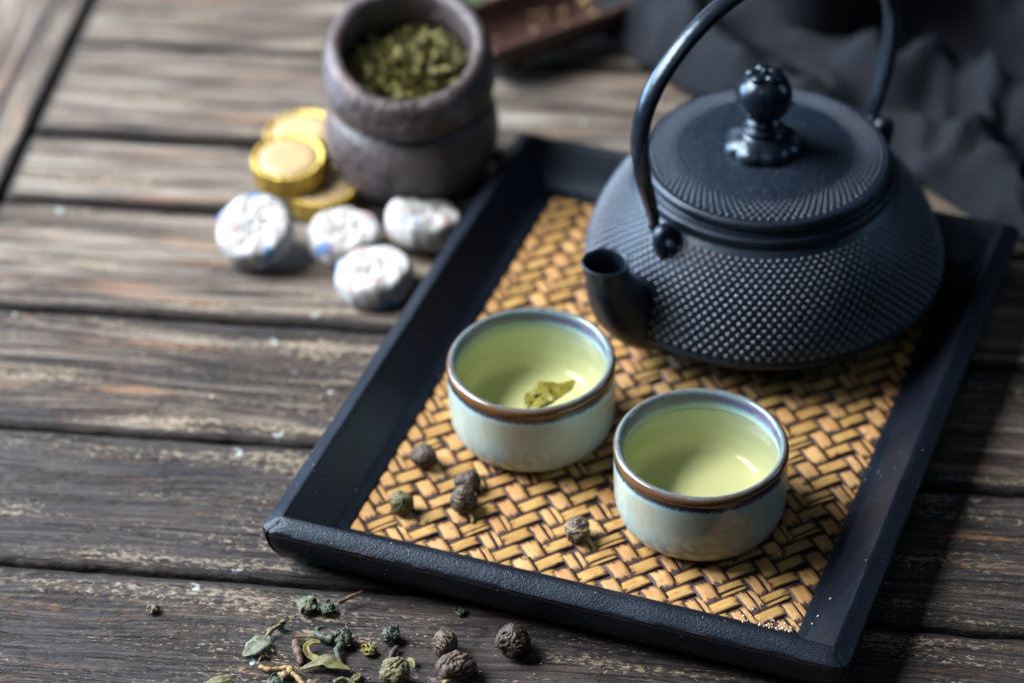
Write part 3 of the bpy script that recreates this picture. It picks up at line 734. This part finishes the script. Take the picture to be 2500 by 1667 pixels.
gg = N('gold_foil'); pg = gg.coord()
GOLD = gg.set(Base_Color=(.52, .36, .085), Metallic=1.0, Roughness=.50, Normal=gg.bump(gg.noise(pg, 240, 4), .0016, .9))
gl_ = N('paper_label'); pg2 = gl_.coord()
LABEL = gl_.set(Base_Color=gl_.mix(gl_.noise(pg2, 160, 3), (.30, .215, .10), (.38, .28, .15)), Roughness=.5, Normal=gl_.bump(gl_.noise(pg2, 300, 3), .0005, .5))
def gold(x, y, z, rot, lab, R=16.0, H=10.0, seed=1, lm=True):
    t = empty('foil_tea_cake', (x, y, z), 0, lab, 'tea cake', 'gold foil wrapped tea cakes', rot=rot)
    r = random.Random(seed); ph = r.random() * 6
    def f(rr, zz, a, d):
        k = 1 if rr > R * .8 else 0
        return max(.001, rr + k * (.22 * math.sin(a * 31 + ph) + .2 * math.sin(a * 13))), zz + (.25 * math.sin(a * 23 + ph) if zz > H * .9 and k else 0)
    P = [(0.001, 0), (R * .9, 0), (R * .98, .8), (R, 3), (R, H * .8), (R * .985, H + .3), (R * .93, H + .7), (R * .86, H + .1), (R * .82, H - .25), (0.001, H - .3)]
    V, Fc, UV = lathe([tuple(p) for p in spline(P, 3)], 120, rfun=f); mesh_obj('foil', V, Fc, GOLD, t)
    V, Fc, UV = lathe([(0.001, H + .25), (R * .5, H + .3), (R * .80, H + .15), (R * .82, H - .4)], 72); mesh_obj('label', V, Fc, LABEL, t)
    return t
gold(-79.5, 1006.0, .4, (0, 0, 0), 'gold foil tea cake lying under the others, beside the stoneware jar', R=15.4, H=9.0, seed=2)
gold(-93.5, 1013.0, 10.6, (math.radians(2), math.radians(-3), 1), 'gold foil tea cake on top of the pile, its side foil catching light', seed=3)
gold(-88.5, 1040.0, 4.4, (math.radians(-4), math.radians(4), 2), 'gold foil tea cake farthest back in the small pile', seed=4, H=11)

# ------------------------------------------------------------------ wooden scoop with roasted tea
gs = N('red_brown_wood'); ps = gs.coord(); gn = gs.noise(gs.vscale(ps, (18, 160, 160)), 1, 4)
SCW = gs.set(Base_Color=gs.mix(gn, (.028, .014, .011), (.070, .034, .026)), Roughness=.42, Normal=gs.bump(gn, .0005, .4))
SA = math.radians(31)
scoop = empty('wooden_scoop', (-10, 1106, 0), SA, 'red brown carved wooden tea scoop behind the jar', 'scoop')
nx, na = 26, 22; V = []; Fc = []
def sc_pt(s, a, off):
    """s 0..1 from mouth to closed end, a 0..pi across the trough"""
    Lb = 84.; x = s * Lb; wv = 22.5 * (1 - max(0, (s - .72) / .28) ** 2.6 * .93) * (.90 + .10 * s) - off
    dp = 19.0 * (1 - max(0, (s - .70) / .30) ** 3 * .75) - off
    tip = -9 * abs(math.cos(a)) * (1 - s) ** 2
    return (x + tip * 0 - off * (s > .9) * 1.0 + 6 * (1 - s) * (1 - math.sin(a)) * -1, wv * math.cos(a), 22.5 - max(.001, dp) * math.sin(a) ** .8)
for side, off_ in ((0, 0.), (1, 3.0)):
    for i in range(nx):
        for j in range(na): V.append(sc_pt(i / (nx - 1), PI * j / (na - 1), off_))
def id_(side, i, j): return side * nx * na + i * na + j
for side in (0, 1):
    for i in range(nx - 1):
        for j in range(na - 1):
            f = (id_(side, i, j), id_(side, i + 1, j), id_(side, i + 1, j + 1), id_(side, i, j + 1)); Fc.append(f if side else f[::-1])
for i in range(nx - 1):
    for j in (0, na - 1):
        Fc.append((id_(0, i, j), id_(0, i + 1, j), id_(1, i + 1, j), id_(1, i, j)))
for i in (0, nx - 1):
    for j in range(na - 1): Fc.append((id_(0, i, j), id_(0, i, j + 1), id_(1, i, j + 1), id_(1, i, j)))
o = mesh_obj('scoop_bowl', V, Fc, SCW, scoop); fixn(o)
V, Fc, _ = tube(spline([(78, 0, 16), (90, 1, 17), (110, 2, 19), (140, 2, 21), (175, 0, 22)], 5), [6.5 + 2 * (i / 20) for i in range(21)], 20, sx=1.3); o = mesh_obj('scoop_handle', V, Fc, SCW, scoop); fixn(o)
ga = Acc(); r6 = random.Random(9)
for i in range(75):
    s = r6.uniform(.02, .86); y = r6.uniform(-17, 17) * (1 - max(0, s - .6)); z = 6.0 + r6.uniform(-1.5, 2.5) + 1.5 * fbm(s * 5, y * .1, 2) - 3 * abs(y / 17) * 0 + 5 * abs(y / 18) ** 2
    rr = r6.uniform(1.3, 3.0); ball(ga, (s * 84, y, z), rr, (1, r6.uniform(.6, 1), .7), 8, 6, r6.random())
o = ga.obj('roasted_tea', leafmat('roasted_grain', (.05, .028, .016), (.42, .29, .15), (.09, .05, .025), .5), None); o.location = scoop.location; o.rotation_euler = scoop.rotation_euler
tag(o, 'brown and tan roasted tea grains lying in the wooden scoop', 'tea grains', kind='stuff')

# ------------------------------------------------------------------ cloth, black cups
gc = N('grey_linen'); pc = gc.coord('UV'); wv1 = gc.noise(gc.vscale(pc, (900, 60, 1)), 1, 2); wv2 = gc.noise(gc.vscale(pc, (60, 900, 1)), 1, 2)
LIN = gc.set(Base_Color=gc.mix(gc.noise(pc, 6, 3), (.009, .011, .015), (.018, .021, .027)), Roughness=.95, Normal=gc.bump(gc.math('ADD', wv1, wv2), .0006, .7), Specular_IOR_Level=.1)
FR = spline([(8, 1190), (40, 1150), (50, 1124), (74, 1086), (108, 1052), (150, 1020), (186, 990), (222, 948), (262, 892), (300, 830)], 14)
nu = len(FR); nv = 70; V = []; UV = []; Fc = []
dirv = Vector((.62, .78, 0))
for i, p in enumerate(FR):
    s = i / (nu - 1)
    for j in range(nv):
        t = j / (nv - 1); d = 190 * t ** 1.15
        x = p[0] + dirv.x * d; y = p[1] + dirv.y * d
        w_ = (x * .62 + y * .1) * .045
        fold = 14 * (.5 + .5 * math.sin(d * .125 + 2.2 * fbm(x * .008, y * .008, 4, 2) - .4)) ** 1.5 + 4 * (.5 + .5 * math.sin(d * .16 + x * .05 + 3.0 * fbm(x * .012, y * .012, 8, 2)))
        rn = 1 - abs(fbm(x * .016 + 3, y * .016, 5, 2)) * 2.6; rn2 = 1 - abs(fbm(x * .036, y * .022 + 7, 9, 2)) * 2.4
        fold += 12 * max(0, rn) ** 2 + 6 * max(0, rn2) ** 2 - 3
        fold += 9 * max(0, fbm(x * .008, y * .008, 11, 2)) + 1.2 * fbm(x * .05, y * .05, 2)
        lift = min(1, (d + 1.0) / 9) ** .5
        V.append((x, y, .9 + (3.2 + fold) * lift + d * .12)); UV.append((x * .001, y * .001))
for i in range(nu - 1):
    for j in range(nv - 1): Fc.append((i * nv + j, (i + 1) * nv + j, (i + 1) * nv + j + 1, i * nv + j + 1))
cl = mesh_obj('linen_cloth', V, Fc, LIN, None, uv=UV); fixn(cl)
md = cl.modifiers.new('thick', 'SOLIDIFY'); md.thickness = .0011; md.offset = 0
tag(cl, 'rumpled dark grey linen cloth behind the teapot, reaching the right edge', 'cloth')
# rolled hem along the front of the cloth
gk = N('dull_black_iron'); BLK = gk.set(Base_Color=(.004, .005, .008), Roughness=.55, Specular_IOR_Level=.3)
def cupdark(x, y, z, rot, lab, R=26, H=40):
    t = empty('iron_canister' if H > 60 else 'iron_cup', (x, y, z), 0, lab, 'canister' if H > 60 else 'cup', rot=rot)
    P = [(0.001, 0), (R * .55, 0), (R * .62, 1), (R * .86, H * .3), (R * .98, H * .62), (R, H * .96), (R * .985, H), (R * .94, H * .985), (R * .93, H * .9), (R * .86, H * .45), (R * .6, H * .12), (0.001, H * .1)]
    V, Fc, UV = lathe([tuple(p) for p in spline(P, 4)], 72); mesh_obj('cup_body', V, Fc, BLK, t)
    V, Fc, UV = lathe([(R * .56, .3), (R * .58, -1.6), (R * .50, -1.6), (R * .48, .3)], 48); mesh_obj('foot_ring', V, Fc, BLK, t)
    return t
cupdark(148, 1108, 7, (math.radians(3), 0, 0), 'tall round black iron canister on the cloth, behind the teapot knob', 25, 82)
cupdark(228, 970, 6, (math.radians(5), 0, 0), 'small black iron cup at the right edge behind the tray corner', 15, 24)

# ------------------------------------------------------------------ rolled tea pearls and loose leaves
PEARL = leafmat('rolled_leaf', (.075, .058, .040), (.17, .135, .09), (.026, .019, .016), .45)
PEARLD = leafmat('dark_rolled_leaf', (.045, .032, .026), (.12, .085, .062), (.018, .013, .012), .5)
GREY = leafmat('grey_green_leaf', (.10, .115, .078), (.135, .15, .105), (.05, .062, .04), .6)
DKG = leafmat('dark_green_leaf', (.028, .040, .030), (.050, .068, .045), (.015, .022, .016), .5)
YEL = leafmat('yellow_green_leaf', (.13, .115, .022), (.18, .155, .035), (.055, .045, .014), .5)
OLV = leafmat('olive_leaf', (.11, .105, .045), (.15, .14, .065), (.05, .048, .022), .55)
STEM = leafmat('brown_stem', (.22, .15, .06), (.28, .20, .09), (.12, .07, .03), .5)
BRN = leafmat('brown_bark', (.10, .055, .035), (.16, .085, .06), (.04, .025, .02), .55)
def pearl(x, y, R, lab, z0, mat, seed, group, sq=(1, 1, 1), stem=None, rot=0):
    t = empty('tea_pearl', (x, y, z0), rot, lab, 'tea pearl', group)
    R *= 1.06; n, m = 72, 48; CR = []; PE = []; V = []; Fc = []; r = random.Random(seed); ax = Vector((r.uniform(-1, 1), r.uniform(-1, 1), r.uniform(-.3, 1))).normalized(); s1 = ax.orthogonal().normalized(); s2 = ax.cross(s1)
    for i in range(m + 1):
        th = PI * i / m
        for j in range(n):
            p = 2 * PI * j / n; dv = Vector((math.sin(th) * math.cos(p), math.sin(th) * math.sin(p), math.cos(th)))
            la = math.asin(max(-1, min(1, dv.dot(ax)))); lo = math.atan2(dv.dot(s2), dv.dot(s1))
            q = fbm(dv.x * 1.3 + seed, dv.y * 1.3, dv.z * 1.3, 3)
            # strips of leaf wrapped round: ridges that follow twisted bands
            bandv = la * 2.4 + .9 * math.sin(lo + seed) + q * 1.1
            st = abs(((bandv * 1.15) % 1) - .5) * 2
            fine = math.sin((la * 9 + lo * 1.5 + q * 4) * 2.2) * .5 + math.sin((la * 21 + q * 7 + lo)) * .35
            rr = R * (1 + .17 * q + .12 * (st ** .5 - .6) + .030 * fine)
            V.append((dv.x * rr * sq[0], dv.y * rr * sq[1], R * sq[2] * .95 + dv.z * rr * sq[2])); CR.append(max(0., 1 - st * 2.6)); PE.append(max(0., (fine - .35) * 1.3))
    for i in range(m):
        for j in range(n): k = (j + 1) % n; Fc.append((i * n + j, (i + 1) * n + j, (i + 1) * n + k, i * n + k))
    o = mesh_obj('rolled_leaf', V, Fc, mat, t, attrs={'rnd': [r.random()] * len(V), 'crease': CR, 'pale_edge': PE})
    if stem:
        pth = [tuple(p) for p in spline(stem, 4)]
        V, Fc, _ = tube(pth, [max(.3, .95 - .4 * i / len(pth)) + .15 * math.sin(i * 2.1) for i in range(len(pth))], 9); o = mesh_obj('stem', V, Fc, STEM, t); fixn(o)
    # loose leaf lip wrapped round part of the pearl
    V = []; Fc = []; a0 = r.random() * 6
    for i in range(14):
        a = a0 + i * .16
        for j in range(3):
            q = (j - 1) * R * .22 * math.sin(PI * (i + .7) / 14.5); rr = R * (1.02 + .10 * math.sin(i * .5) * (j / 2))
            c = s1 * math.cos(a) + s2 * math.sin(a); pnt = c * rr + ax * q
            V.append((pnt.x * sq[0], pnt.y * sq[1], R * sq[2] * .95 + pnt.z * sq[2]))
    for i in range(13):
        for j in range(2): Fc.append((i * 3 + j, (i + 1) * 3 + j, (i + 1) * 3 + j + 1, i * 3 + j + 1))
    o = mesh_obj('leaf_tip', V, Fc, mat, t); md = o.modifiers.new('t', 'SOLIDIFY'); md.thickness = .0004
    return t
ZW = 6.6
def T2W(u_, v_): return (X0 + u_ * ct - v_ * st, Y0 + u_ * st + v_ * ct)
gp = 'rolled tea pearls on the woven tray'
x, y = T2W(31.2, 60.4); pearl(x, y, 4.6, 'dark rolled tea pearl beside the cup with the leaf, farthest left', ZW, PEARLD, 31, gp, (1, 1, .9))
x, y = T2W(33.2, 33.2); pearl(x, y, 4.3, 'greyish green rolled tea pearl by itself near the front left tray corner', ZW, OLV, 32, gp, (1, .95, .95))
x, y = T2W(52.2, 53.0); pearl(x, y, 4.2, 'purplish rolled tea pearl touching another, the rear one of the pair', ZW, PEARLD, 33, gp, (1.05, 1, .85))
x, y = T2W(54.8, 42.0); pearl(x, y, 4.9, 'brown rolled tea pearl with a torn leaf end, front one of the pair', ZW, PEARL, 34, gp, (.95, 1.0, .95), stem=[(1.5, -3.5, 2), (2.6, -5.5, 1.0), (3.2, -7.0, .6), (3.0, -8.6, .5)])
x, y = T2W(100.6, 40.5); pearl(x, y, 4.3, 'rolled tea pearl lying alone beside the front right cup', ZW, PEARL, 35, gp, (1, 1.15, .95), stem=[(-4.2, 1.2, 5.5), (-2, -2.6, 6.4), (1.5, -3.6, 6.2), (4.0, -1.5, 5.2)])
gt = 'rolled tea pearls on the planks in front of the tray'
pearl(-27.6, 727.5, 4.7, 'striped rolled tea pearl on the planks, rear left of the two beside each other', .5, PEARL, 41, gt, (.9, 1.05, 1))
pearl(-3.6, 727.0, 5.6, 'dark round rolled tea pearl lying apart, rightmost on the front planks', .5, PEARLD, 42, gt, (1, 1, .95))
pearl(-24.0, 715.8, 6.2, 'large loose rolled tea pearl with a brown stem, on the front planks', .5, PEARLD, 43, gt, (1.05, .8, .75), stem=[(-.5, -4, 3), (-4.0, -6.5, 3.0), (-6.0, -9.0, 2.2), (-8.5, -13.5, 1.6), (-9.5, -17, 1.2)])
pearl(-45.5, 713.5, 4.9, 'olive grey rolled tea pearl at the bottom edge of the picture', .5, OLV, 44, gt, (1, 1, 1))

def strip(pts, wid, mat, name='tea_leaf', lab=None, z0=.5, loc=(0, 0), cat='tea leaf', group=None, twist=0., cup_=.3, seed=0, thick=.35, parent=None, wavy=.25):
    """crumpled leaf blade along a 3-D centre line, with width profile"""
    P = [Vector(p) for p in spline(pts, 6)]; m = len(P); ny = 7; V = []; Fc = []; W = spline([(w_,) for w_ in wid], 6)
    for i, p in enumerate(P):
        t = (P[min(i + 1, m - 1)] - P[max(i - 1, 0)]).normalized(); s = t.cross(Vector((0, 0, 1))); s = (s if s.length > .05 else Vector((1, 0, 0))).normalized(); q = s.cross(t)
        a = twist * i / m; s, q = s * math.cos(a) + q * math.sin(a), q * math.cos(a) - s * math.sin(a)
        for j in range(ny):
            k = (j / (ny - 1) - .5) * 2; ww = float(W[min(i, len(W) - 1)][0])
            z = cup_ * ww * (k * k) + wavy * ww * fbm(p.x * .3 + seed, k * 1.2, i * .18) + .12 * ww * math.sin(k * 9 + i * .3)
            v = p + s * (k * ww * (1 + .12 * fbm(i * .5, k, seed))) + q * z
            V.append((v.x, v.y, max(.15, v.z)))
    for i in range(m - 1):
        for j in range(ny - 1): Fc.append((i * ny + j, (i + 1) * ny + j, (i + 1) * ny + j + 1, i * ny + j + 1))
    o = mesh_obj(name, V, Fc, mat, parent)
    md = o.modifiers.new('t', 'SOLIDIFY'); md.thickness = thick * K
    if not parent: o.location = (loc[0] * K, loc[1] * K, z0 * K); tag(o, lab, cat, group)
    return o
def stick(pts, rad, mat, name, lab=None, loc=(0, 0), z0=.5, parent=None, cat='tea twig', group=None):
    P = spline(pts, 6); R = spline([(r_,) for r_ in rad], 6)
    V, Fc, _ = tube(P, [float(R[min(i, len(R) - 1)][0]) * (1 + .13 * math.sin(i * 1.3)) for i in range(len(P))], 12)
    V = [(v[0] + .15 * fbm(v[0], v[1], v[2]), v[1] + .15 * fbm(v[1], v[0], 3), v[2] + .2 * fbm(v[0] * 1.3, v[1] * 1.3, 7)) for v in V]
    o = mesh_obj(name, V, Fc, mat, parent); fixn(o)
    if not parent: o.location = (loc[0] * K, loc[1] * K, z0 * K); tag(o, lab, cat, group)
    return o
GL = 'dry tea leaves scattered on the front planks'
def clump(x, y, R, mat, lab, seed, n=7, cat='tea leaf', z0=.3, name='tea_leaf', squash=.6, flat=1.):
    """a leaf crumpled into a small knot: many folded flakes rolled together"""
    R *= .88
    t = empty(name, (x, y, z0), 0, lab, cat, GL); r = random.Random(seed); A = Acc()
    nn, mm = 36, 24; V = []; Fc = []
    for i in range(mm + 1):
        th = PI * i / mm
        for j in range(nn):
            p = 2 * PI * j / nn; d = Vector((math.sin(th) * math.cos(p), math.sin(th) * math.sin(p), math.cos(th)))
            q = fbm(d.x * 1.6 + seed, d.y * 1.6, d.z * 1.6, 4); rd = 1 - abs(fbm(d.x * 2.4 + seed * 2, d.y * 2.4, d.z * 2.4, 3)) * 1.5
            rr = R * .80 * (1 + .35 * q + .28 * (rd - .5)); V.append((d.x * rr * flat, d.y * rr, max(0, R * squash * .8 + d.z * rr * squash)))
    for i in range(mm):
        for j in range(nn): k = (j + 1) % nn; Fc.append((i * nn + j, (i + 1) * nn + j, (i + 1) * nn + k, i * nn + k))
    mesh_obj('crumpled_blade', V, Fc, mat, t)
    for q in range(n):
        a = r.random() * 2 * PI; flake(A, (R * .55 * math.cos(a) * flat, R * .55 * math.sin(a), R * squash * r.uniform(.5, 1.3)), R * r.uniform(.9, 1.5), R * r.uniform(.35, .7), r.uniform(-1.6, 1.6), rotm(r), seed + q, .6)
    o = A.obj('leaf_fold', mat, t); md = o.modifiers.new('t', 'SOLIDIFY'); md.thickness = .00025
    return t
clump(-134.2, 754.5, 3.0, PEARL, 'small brown dried leaf knot alone at the left on the planks', 61)
clump(-78.0, 752.6, 4.9, GREY, 'pale grey green crumpled leaf just in front of the tray', 62, 9, squash=.55)
clump(-70.5, 750.8, 3.6, DKG, 'dark green crumpled leaf touching a pale one, in front of the tray', 63, 6)
stick([(-66.5, 752.5, 2.5), (-62, 754.5, 3.4), (-57.5, 757.0, 3.6)], [.9, .7, .3], BRN, 'dry_twig', 'thin dark stem sticking out behind the two crumpled leaves', group=GL)
# forked leaf with pale blade (px 645,1560)
t = empty('tea_leaf', (-93.5, 731.5, .3), 0, 'pale triangular leaf with a thin forked stem, leftmost of the large ones', 'tea leaf', GL)
strip([(-6.5, -3.0, .8), (-3.0, .0, 1.4), (0.2, 3.0, 2.0), (2.0, 6.4, 1.8)], [.3, 3.6, 3.4, .6], GREY, 'blade', parent=t, seed=5, cup_=.15)
stick([(1.2, 4.5, 1.6), (2.6, 7.5, 2.2), (5.0, 10.0, 2.4), (8.2, 12.0, 2.6)], [.6, .9, .8, .6], OLV, 'stem', parent=t)
stick([(1.8, 5.5, 1.4), (2.6, 2.0, 1.2), (4.4, -1.5, .9)], [.6, .5, .4], OLV, 'stem', parent=t)
A = Acc(); r = random.Random(71)
for q in range(10): flake(A, (7.2 + r.uniform(-2, 2), 11.5 + r.uniform(-1, 1), 2 + r.uniform(-1, 1.6)), r.uniform(3, 5), 1.6, r.uniform(-1.4, 1.4), rotm(r), 300 + q)
A.obj('curled_tip', OLV, t)
A = Acc()
for q in range(6): flake(A, (1.0 + r.uniform(-1.4, 1.4), -3.6 + r.uniform(-.8, .8), .8 + r.uniform(-.3, 1.0)), r.uniform(2, 3.4), 1.2, r.uniform(-1.4, 1.4), rotm(r), 320 + q)
A.obj('yellow_edge', YEL, t)
# brown bark piece
stick([(-81.6, 734.8, 1.3), (-80.9, 731.0, 1.8), (-79.8, 727.0, 1.7), (-79.0, 722.8, .8)], [1.1, 1.9, 1.6, .9], BRN, 'dry_twig', 'short reddish brown twig piece pointing at the viewer', group=GL)
# dark green swirl with tail
clump(-64.2, 734.2, 4.6, DKG, 'dark green curled leaf with hooked tail, centre of the scattered leaves', 64, 9, squash=.8)
stick([(-67.6, 733.6, 2.5), (-71.6, 735.4, 2.0), (-74.0, 738.6, 1.5), (-72.8, 740.8, 1.8), (-70.6, 740.6, 1.8)], [1.7, 1.5, 1.1, .8, .5], DKG, 'tea_leaf', 'hooked dark green leaf tail beside the centre curl', cat='tea leaf', group=GL)
stick([(-64.6, 731.4, 2.4), (-66.2, 728.4, 2.0), (-65.6, 725.0, 1.4), (-64.9, 722.6, .9)], [1.6, 1.4, 1.2, .8], DKG, 'tea_leaf', 'rolled dark green leaf piece in front of the centre curl', cat='tea leaf', group=GL)
# yellow ribbon
strip([(-72.0, 732.4, 2.0), (-75.0, 732.6, 2.4), (-77.2, 730.6, 2.2), (-76.6, 727.4, 1.4), (-73.4, 724.8, 1.2), (-69.0, 723.4, 1.2)], [.5, 1.0, 1.2, 1.3, 1.5, .6], YEL, 'tea_leaf', 'bright yellow green ribbon leaf bent into a hook', seed=9, cup_=.5, group=GL)
clump(-55.0, 728.8, 3.3, YEL, 'yellow green leaf nub right of the centre curl', 65, 8, squash=.6)
stick([(-60.0, 734.0, 1.0), (-57.0, 732.8, 1.3), (-54.0, 731.8, 1.0)], [.5, .7, .4], BRN, 'dry_twig', 'tiny brown stem behind the yellow nub', group=GL)
# long olive leaf
strip([(-79.5, 720.4, .9), (-75.0, 721.6, 1.9), (-70.8, 722.2, 2.8), (-66.2, 719.4, 2.6), (-61.0, 718.8, 1.4)], [.3, 1.4, 3.0, 3.6, .7], OLV, 'tea_leaf', 'long pointed olive leaf lying open near the bottom edge', seed=12, cup_=.25, group=GL, twist=.4)
# brown knobbly stem
stick([(-93.8, 722.6, 1.3), (-90.6, 720.6, 1.5), (-87.0, 720.8, 1.5), (-83.8, 720.8, 1.8), (-82.4, 719.0, 2.0), (-84.6, 717.0, 2.0), (-87.0, 717.2, 1.8)], [.8, 1.0, .9, 1.1, 1.4, 1.7, 1.0], STEM, 'dry_twig', 'knobbly golden brown stem curled at its end', group=GL)
stick([(-82.0, 717.6, 2.4), (-79.6, 714.6, 2.4), (-78.0, 711.6, 1.8), (-78.2, 707.0, 1.4)], [.9, 1.0, 1.2, 1.0], STEM, 'dry_twig', 'straight brown stem running out of the bottom edge', group=GL)
clump(-87.6, 713.4, 4.0, DKG, 'dark crumpled leaf at the bottom edge, left of the straight stem', 66, 8)
stick([(-76.2, 714.0, 1.6), (-72.6, 711.6, 1.2), (-69.0, 708.2, .8)], [1.0, .7, .5], OLV, 'dry_twig', 'thin grey green stem crossing the bottom edge', group=GL)
stick([(-67.0, 713.0, 1.4), (-64.4, 714.6, 1.8), (-61.0, 713.6, 1.2), (-56.6, 708.4, .6)], [.9, .7, .6, .5], OLV, 'dry_twig', 'long thin bent stem below the olive leaf', group=GL)
clump(-47.0, 735.2, 4.3, DKG, 'dark green leaf rosette left of the striped pearl', 67, 12, squash=.85)
stick([(-45.0, 730.0, 1.2), (-46.6, 726.6, 1.3), (-47.4, 724.4, .9)], [.9, 1.2, .8], PEARLD, 'tea_leaf', 'short black curled leaf piece below the green rosette', cat='tea leaf', group=GL)
strip([(-41.2, 723.8, .8), (-39.6, 722.2, 1.4), (-39.0, 719.2, .8)], [.6, 1.2, .5], OLV, 'tea_leaf', 'small folded green leaf bit left of the stemmed pearl', seed=3, group=GL)
strip([(-112.5, 715.2, .6), (-108.0, 716.0, 1.2), (-103.4, 717.2, .8)], [.8, 1.9, .5], OLV, 'tea_leaf', 'green leaf sliver alone at the bottom left', seed=4, cup_=.5, group=GL)
clump(-22.0, 747.6, 2.6, DKG, 'tiny dark leaf scrap in the shadow of the tray', 68, 5, squash=.4)
strip([(-53.8, 716.0, .5), (-54.5, 713.6, 1.0), (-57.5, 711.0, .8)], [.5, 1.3, .5], OLV, 'tea_leaf', 'small curled green bit beside the olive grey pearl', seed=6, group=GL, loc=(-4.5, 2.0))
# crumbs, with added pale specks for glints
cr = Acc(); r7 = random.Random(3)
def crumb_or_glint(x, y, z, s):
    b = len(cr.V); ball(cr, (x, y, z), s, (r7.uniform(.6, 1.2), r7.uniform(.6, 1.2), r7.uniform(.4, .8)), 6, 4, r7.random())
    for i in range(b, len(cr.V)): v = cr.V[i]; cr.V[i] = (v[0] + r7.uniform(-.2, .2) * s, v[1] + r7.uniform(-.2, .2) * s, v[2])
for i in range(70):
    q = r7.random() ** 1.6; a = r7.uniform(-.4, 1.2)
    uu = i1 - 2 - abs(r7.gauss(0, 9)); vv = j0 - 1 + abs(r7.gauss(0, 2.6))
    x, y = T2W(uu, vv); crumb_or_glint(x, y, 7.3 + .5 * r7.random(), r7.uniform(.18, .62))
for (du, dv, h) in ((5, 3, 8.6), (7.5, 10, 11.6), (4, -1, 8.2)):
    x, y = T2W(i1 + du, j0 + dv + 6); crumb_or_glint(x, y, h + .3, .55)
for i in range(60):
    crumb_or_glint(r7.uniform(-130, 20), r7.uniform(706, 752), .4, r7.uniform(.12, .38))
for (x, y) in ((-165, 1172), (-240, 1142), (-231, 1108), (-232, 1062), (-205, 1035), (-176, 1030), (-196, 972), (-150, 905), (-120, 876), (-70, 900), (-172, 1100), (-130, 1120)):
    crumb_or_glint(x, y, .5, r7.uniform(.45, .8))  # pale specks added for blurred glints, the highlight put into their colour
ob = cr.obj('crumbs', leafmat('tea_crumb_and_glint', (.42, .36, .25), (.60, .54, .42), (.30, .26, .16), .6), None); tag(ob, 'pale tea crumbs in the tray corner and on the front planks, with added glint specks on the left planks', 'crumbs', kind='stuff')
# leaf floating in the left cup
LC = leafmat('wet_leaf', (.13, .12, .010), (.17, .155, .016), (.085, .07, .006), .35)
t = empty('floating_leaf', (13.5, 829.0, 34.3), .25, 'yellow green leaf floating in the left cup of tea', 'tea leaf')
strip([(-9.5, -7.0, .7), (-5.0, -3.0, 1.2), (-.5, -1.0, 1.5), (5.0, 0.0, 1.2), (11.0, 3.6, .9)], [2.6, 5.0, 5.6, 3.8, .6], LC, 'blade', parent=t, seed=21, cup_=.08, wavy=.12)
strip([(-3.2, -1.5, 1.4), (-2.4, 2.5, 1.6), (-1.8, 6.6, 1.2)], [3.4, 3.0, .4], LC, 'blade', parent=t, seed=25, cup_=.08, wavy=.12)
strip([(-8.5, -4.0, 1.0), (-8.2, -1.0, 1.3), (-7.6, 2.2, .9)], [2.6, 2.2, .5], LC, 'blade', parent=t, seed=27, cup_=.08, wavy=.12)
# small green leaf at the far edge
strip([(-26, 1170, 1.0), (-18, 1166, 3.0), (-10, 1160, 3.0), (-4, 1154, 1.0)], [.8, 3, 3.5, 1], leafmat('fresh_leaf', (.02, .06, .018), (.03, .07, .02), (.02, .04, .015)), 'green_leaf', 'green leaf at the top edge behind the scoop', cat='leaf', seed=31)
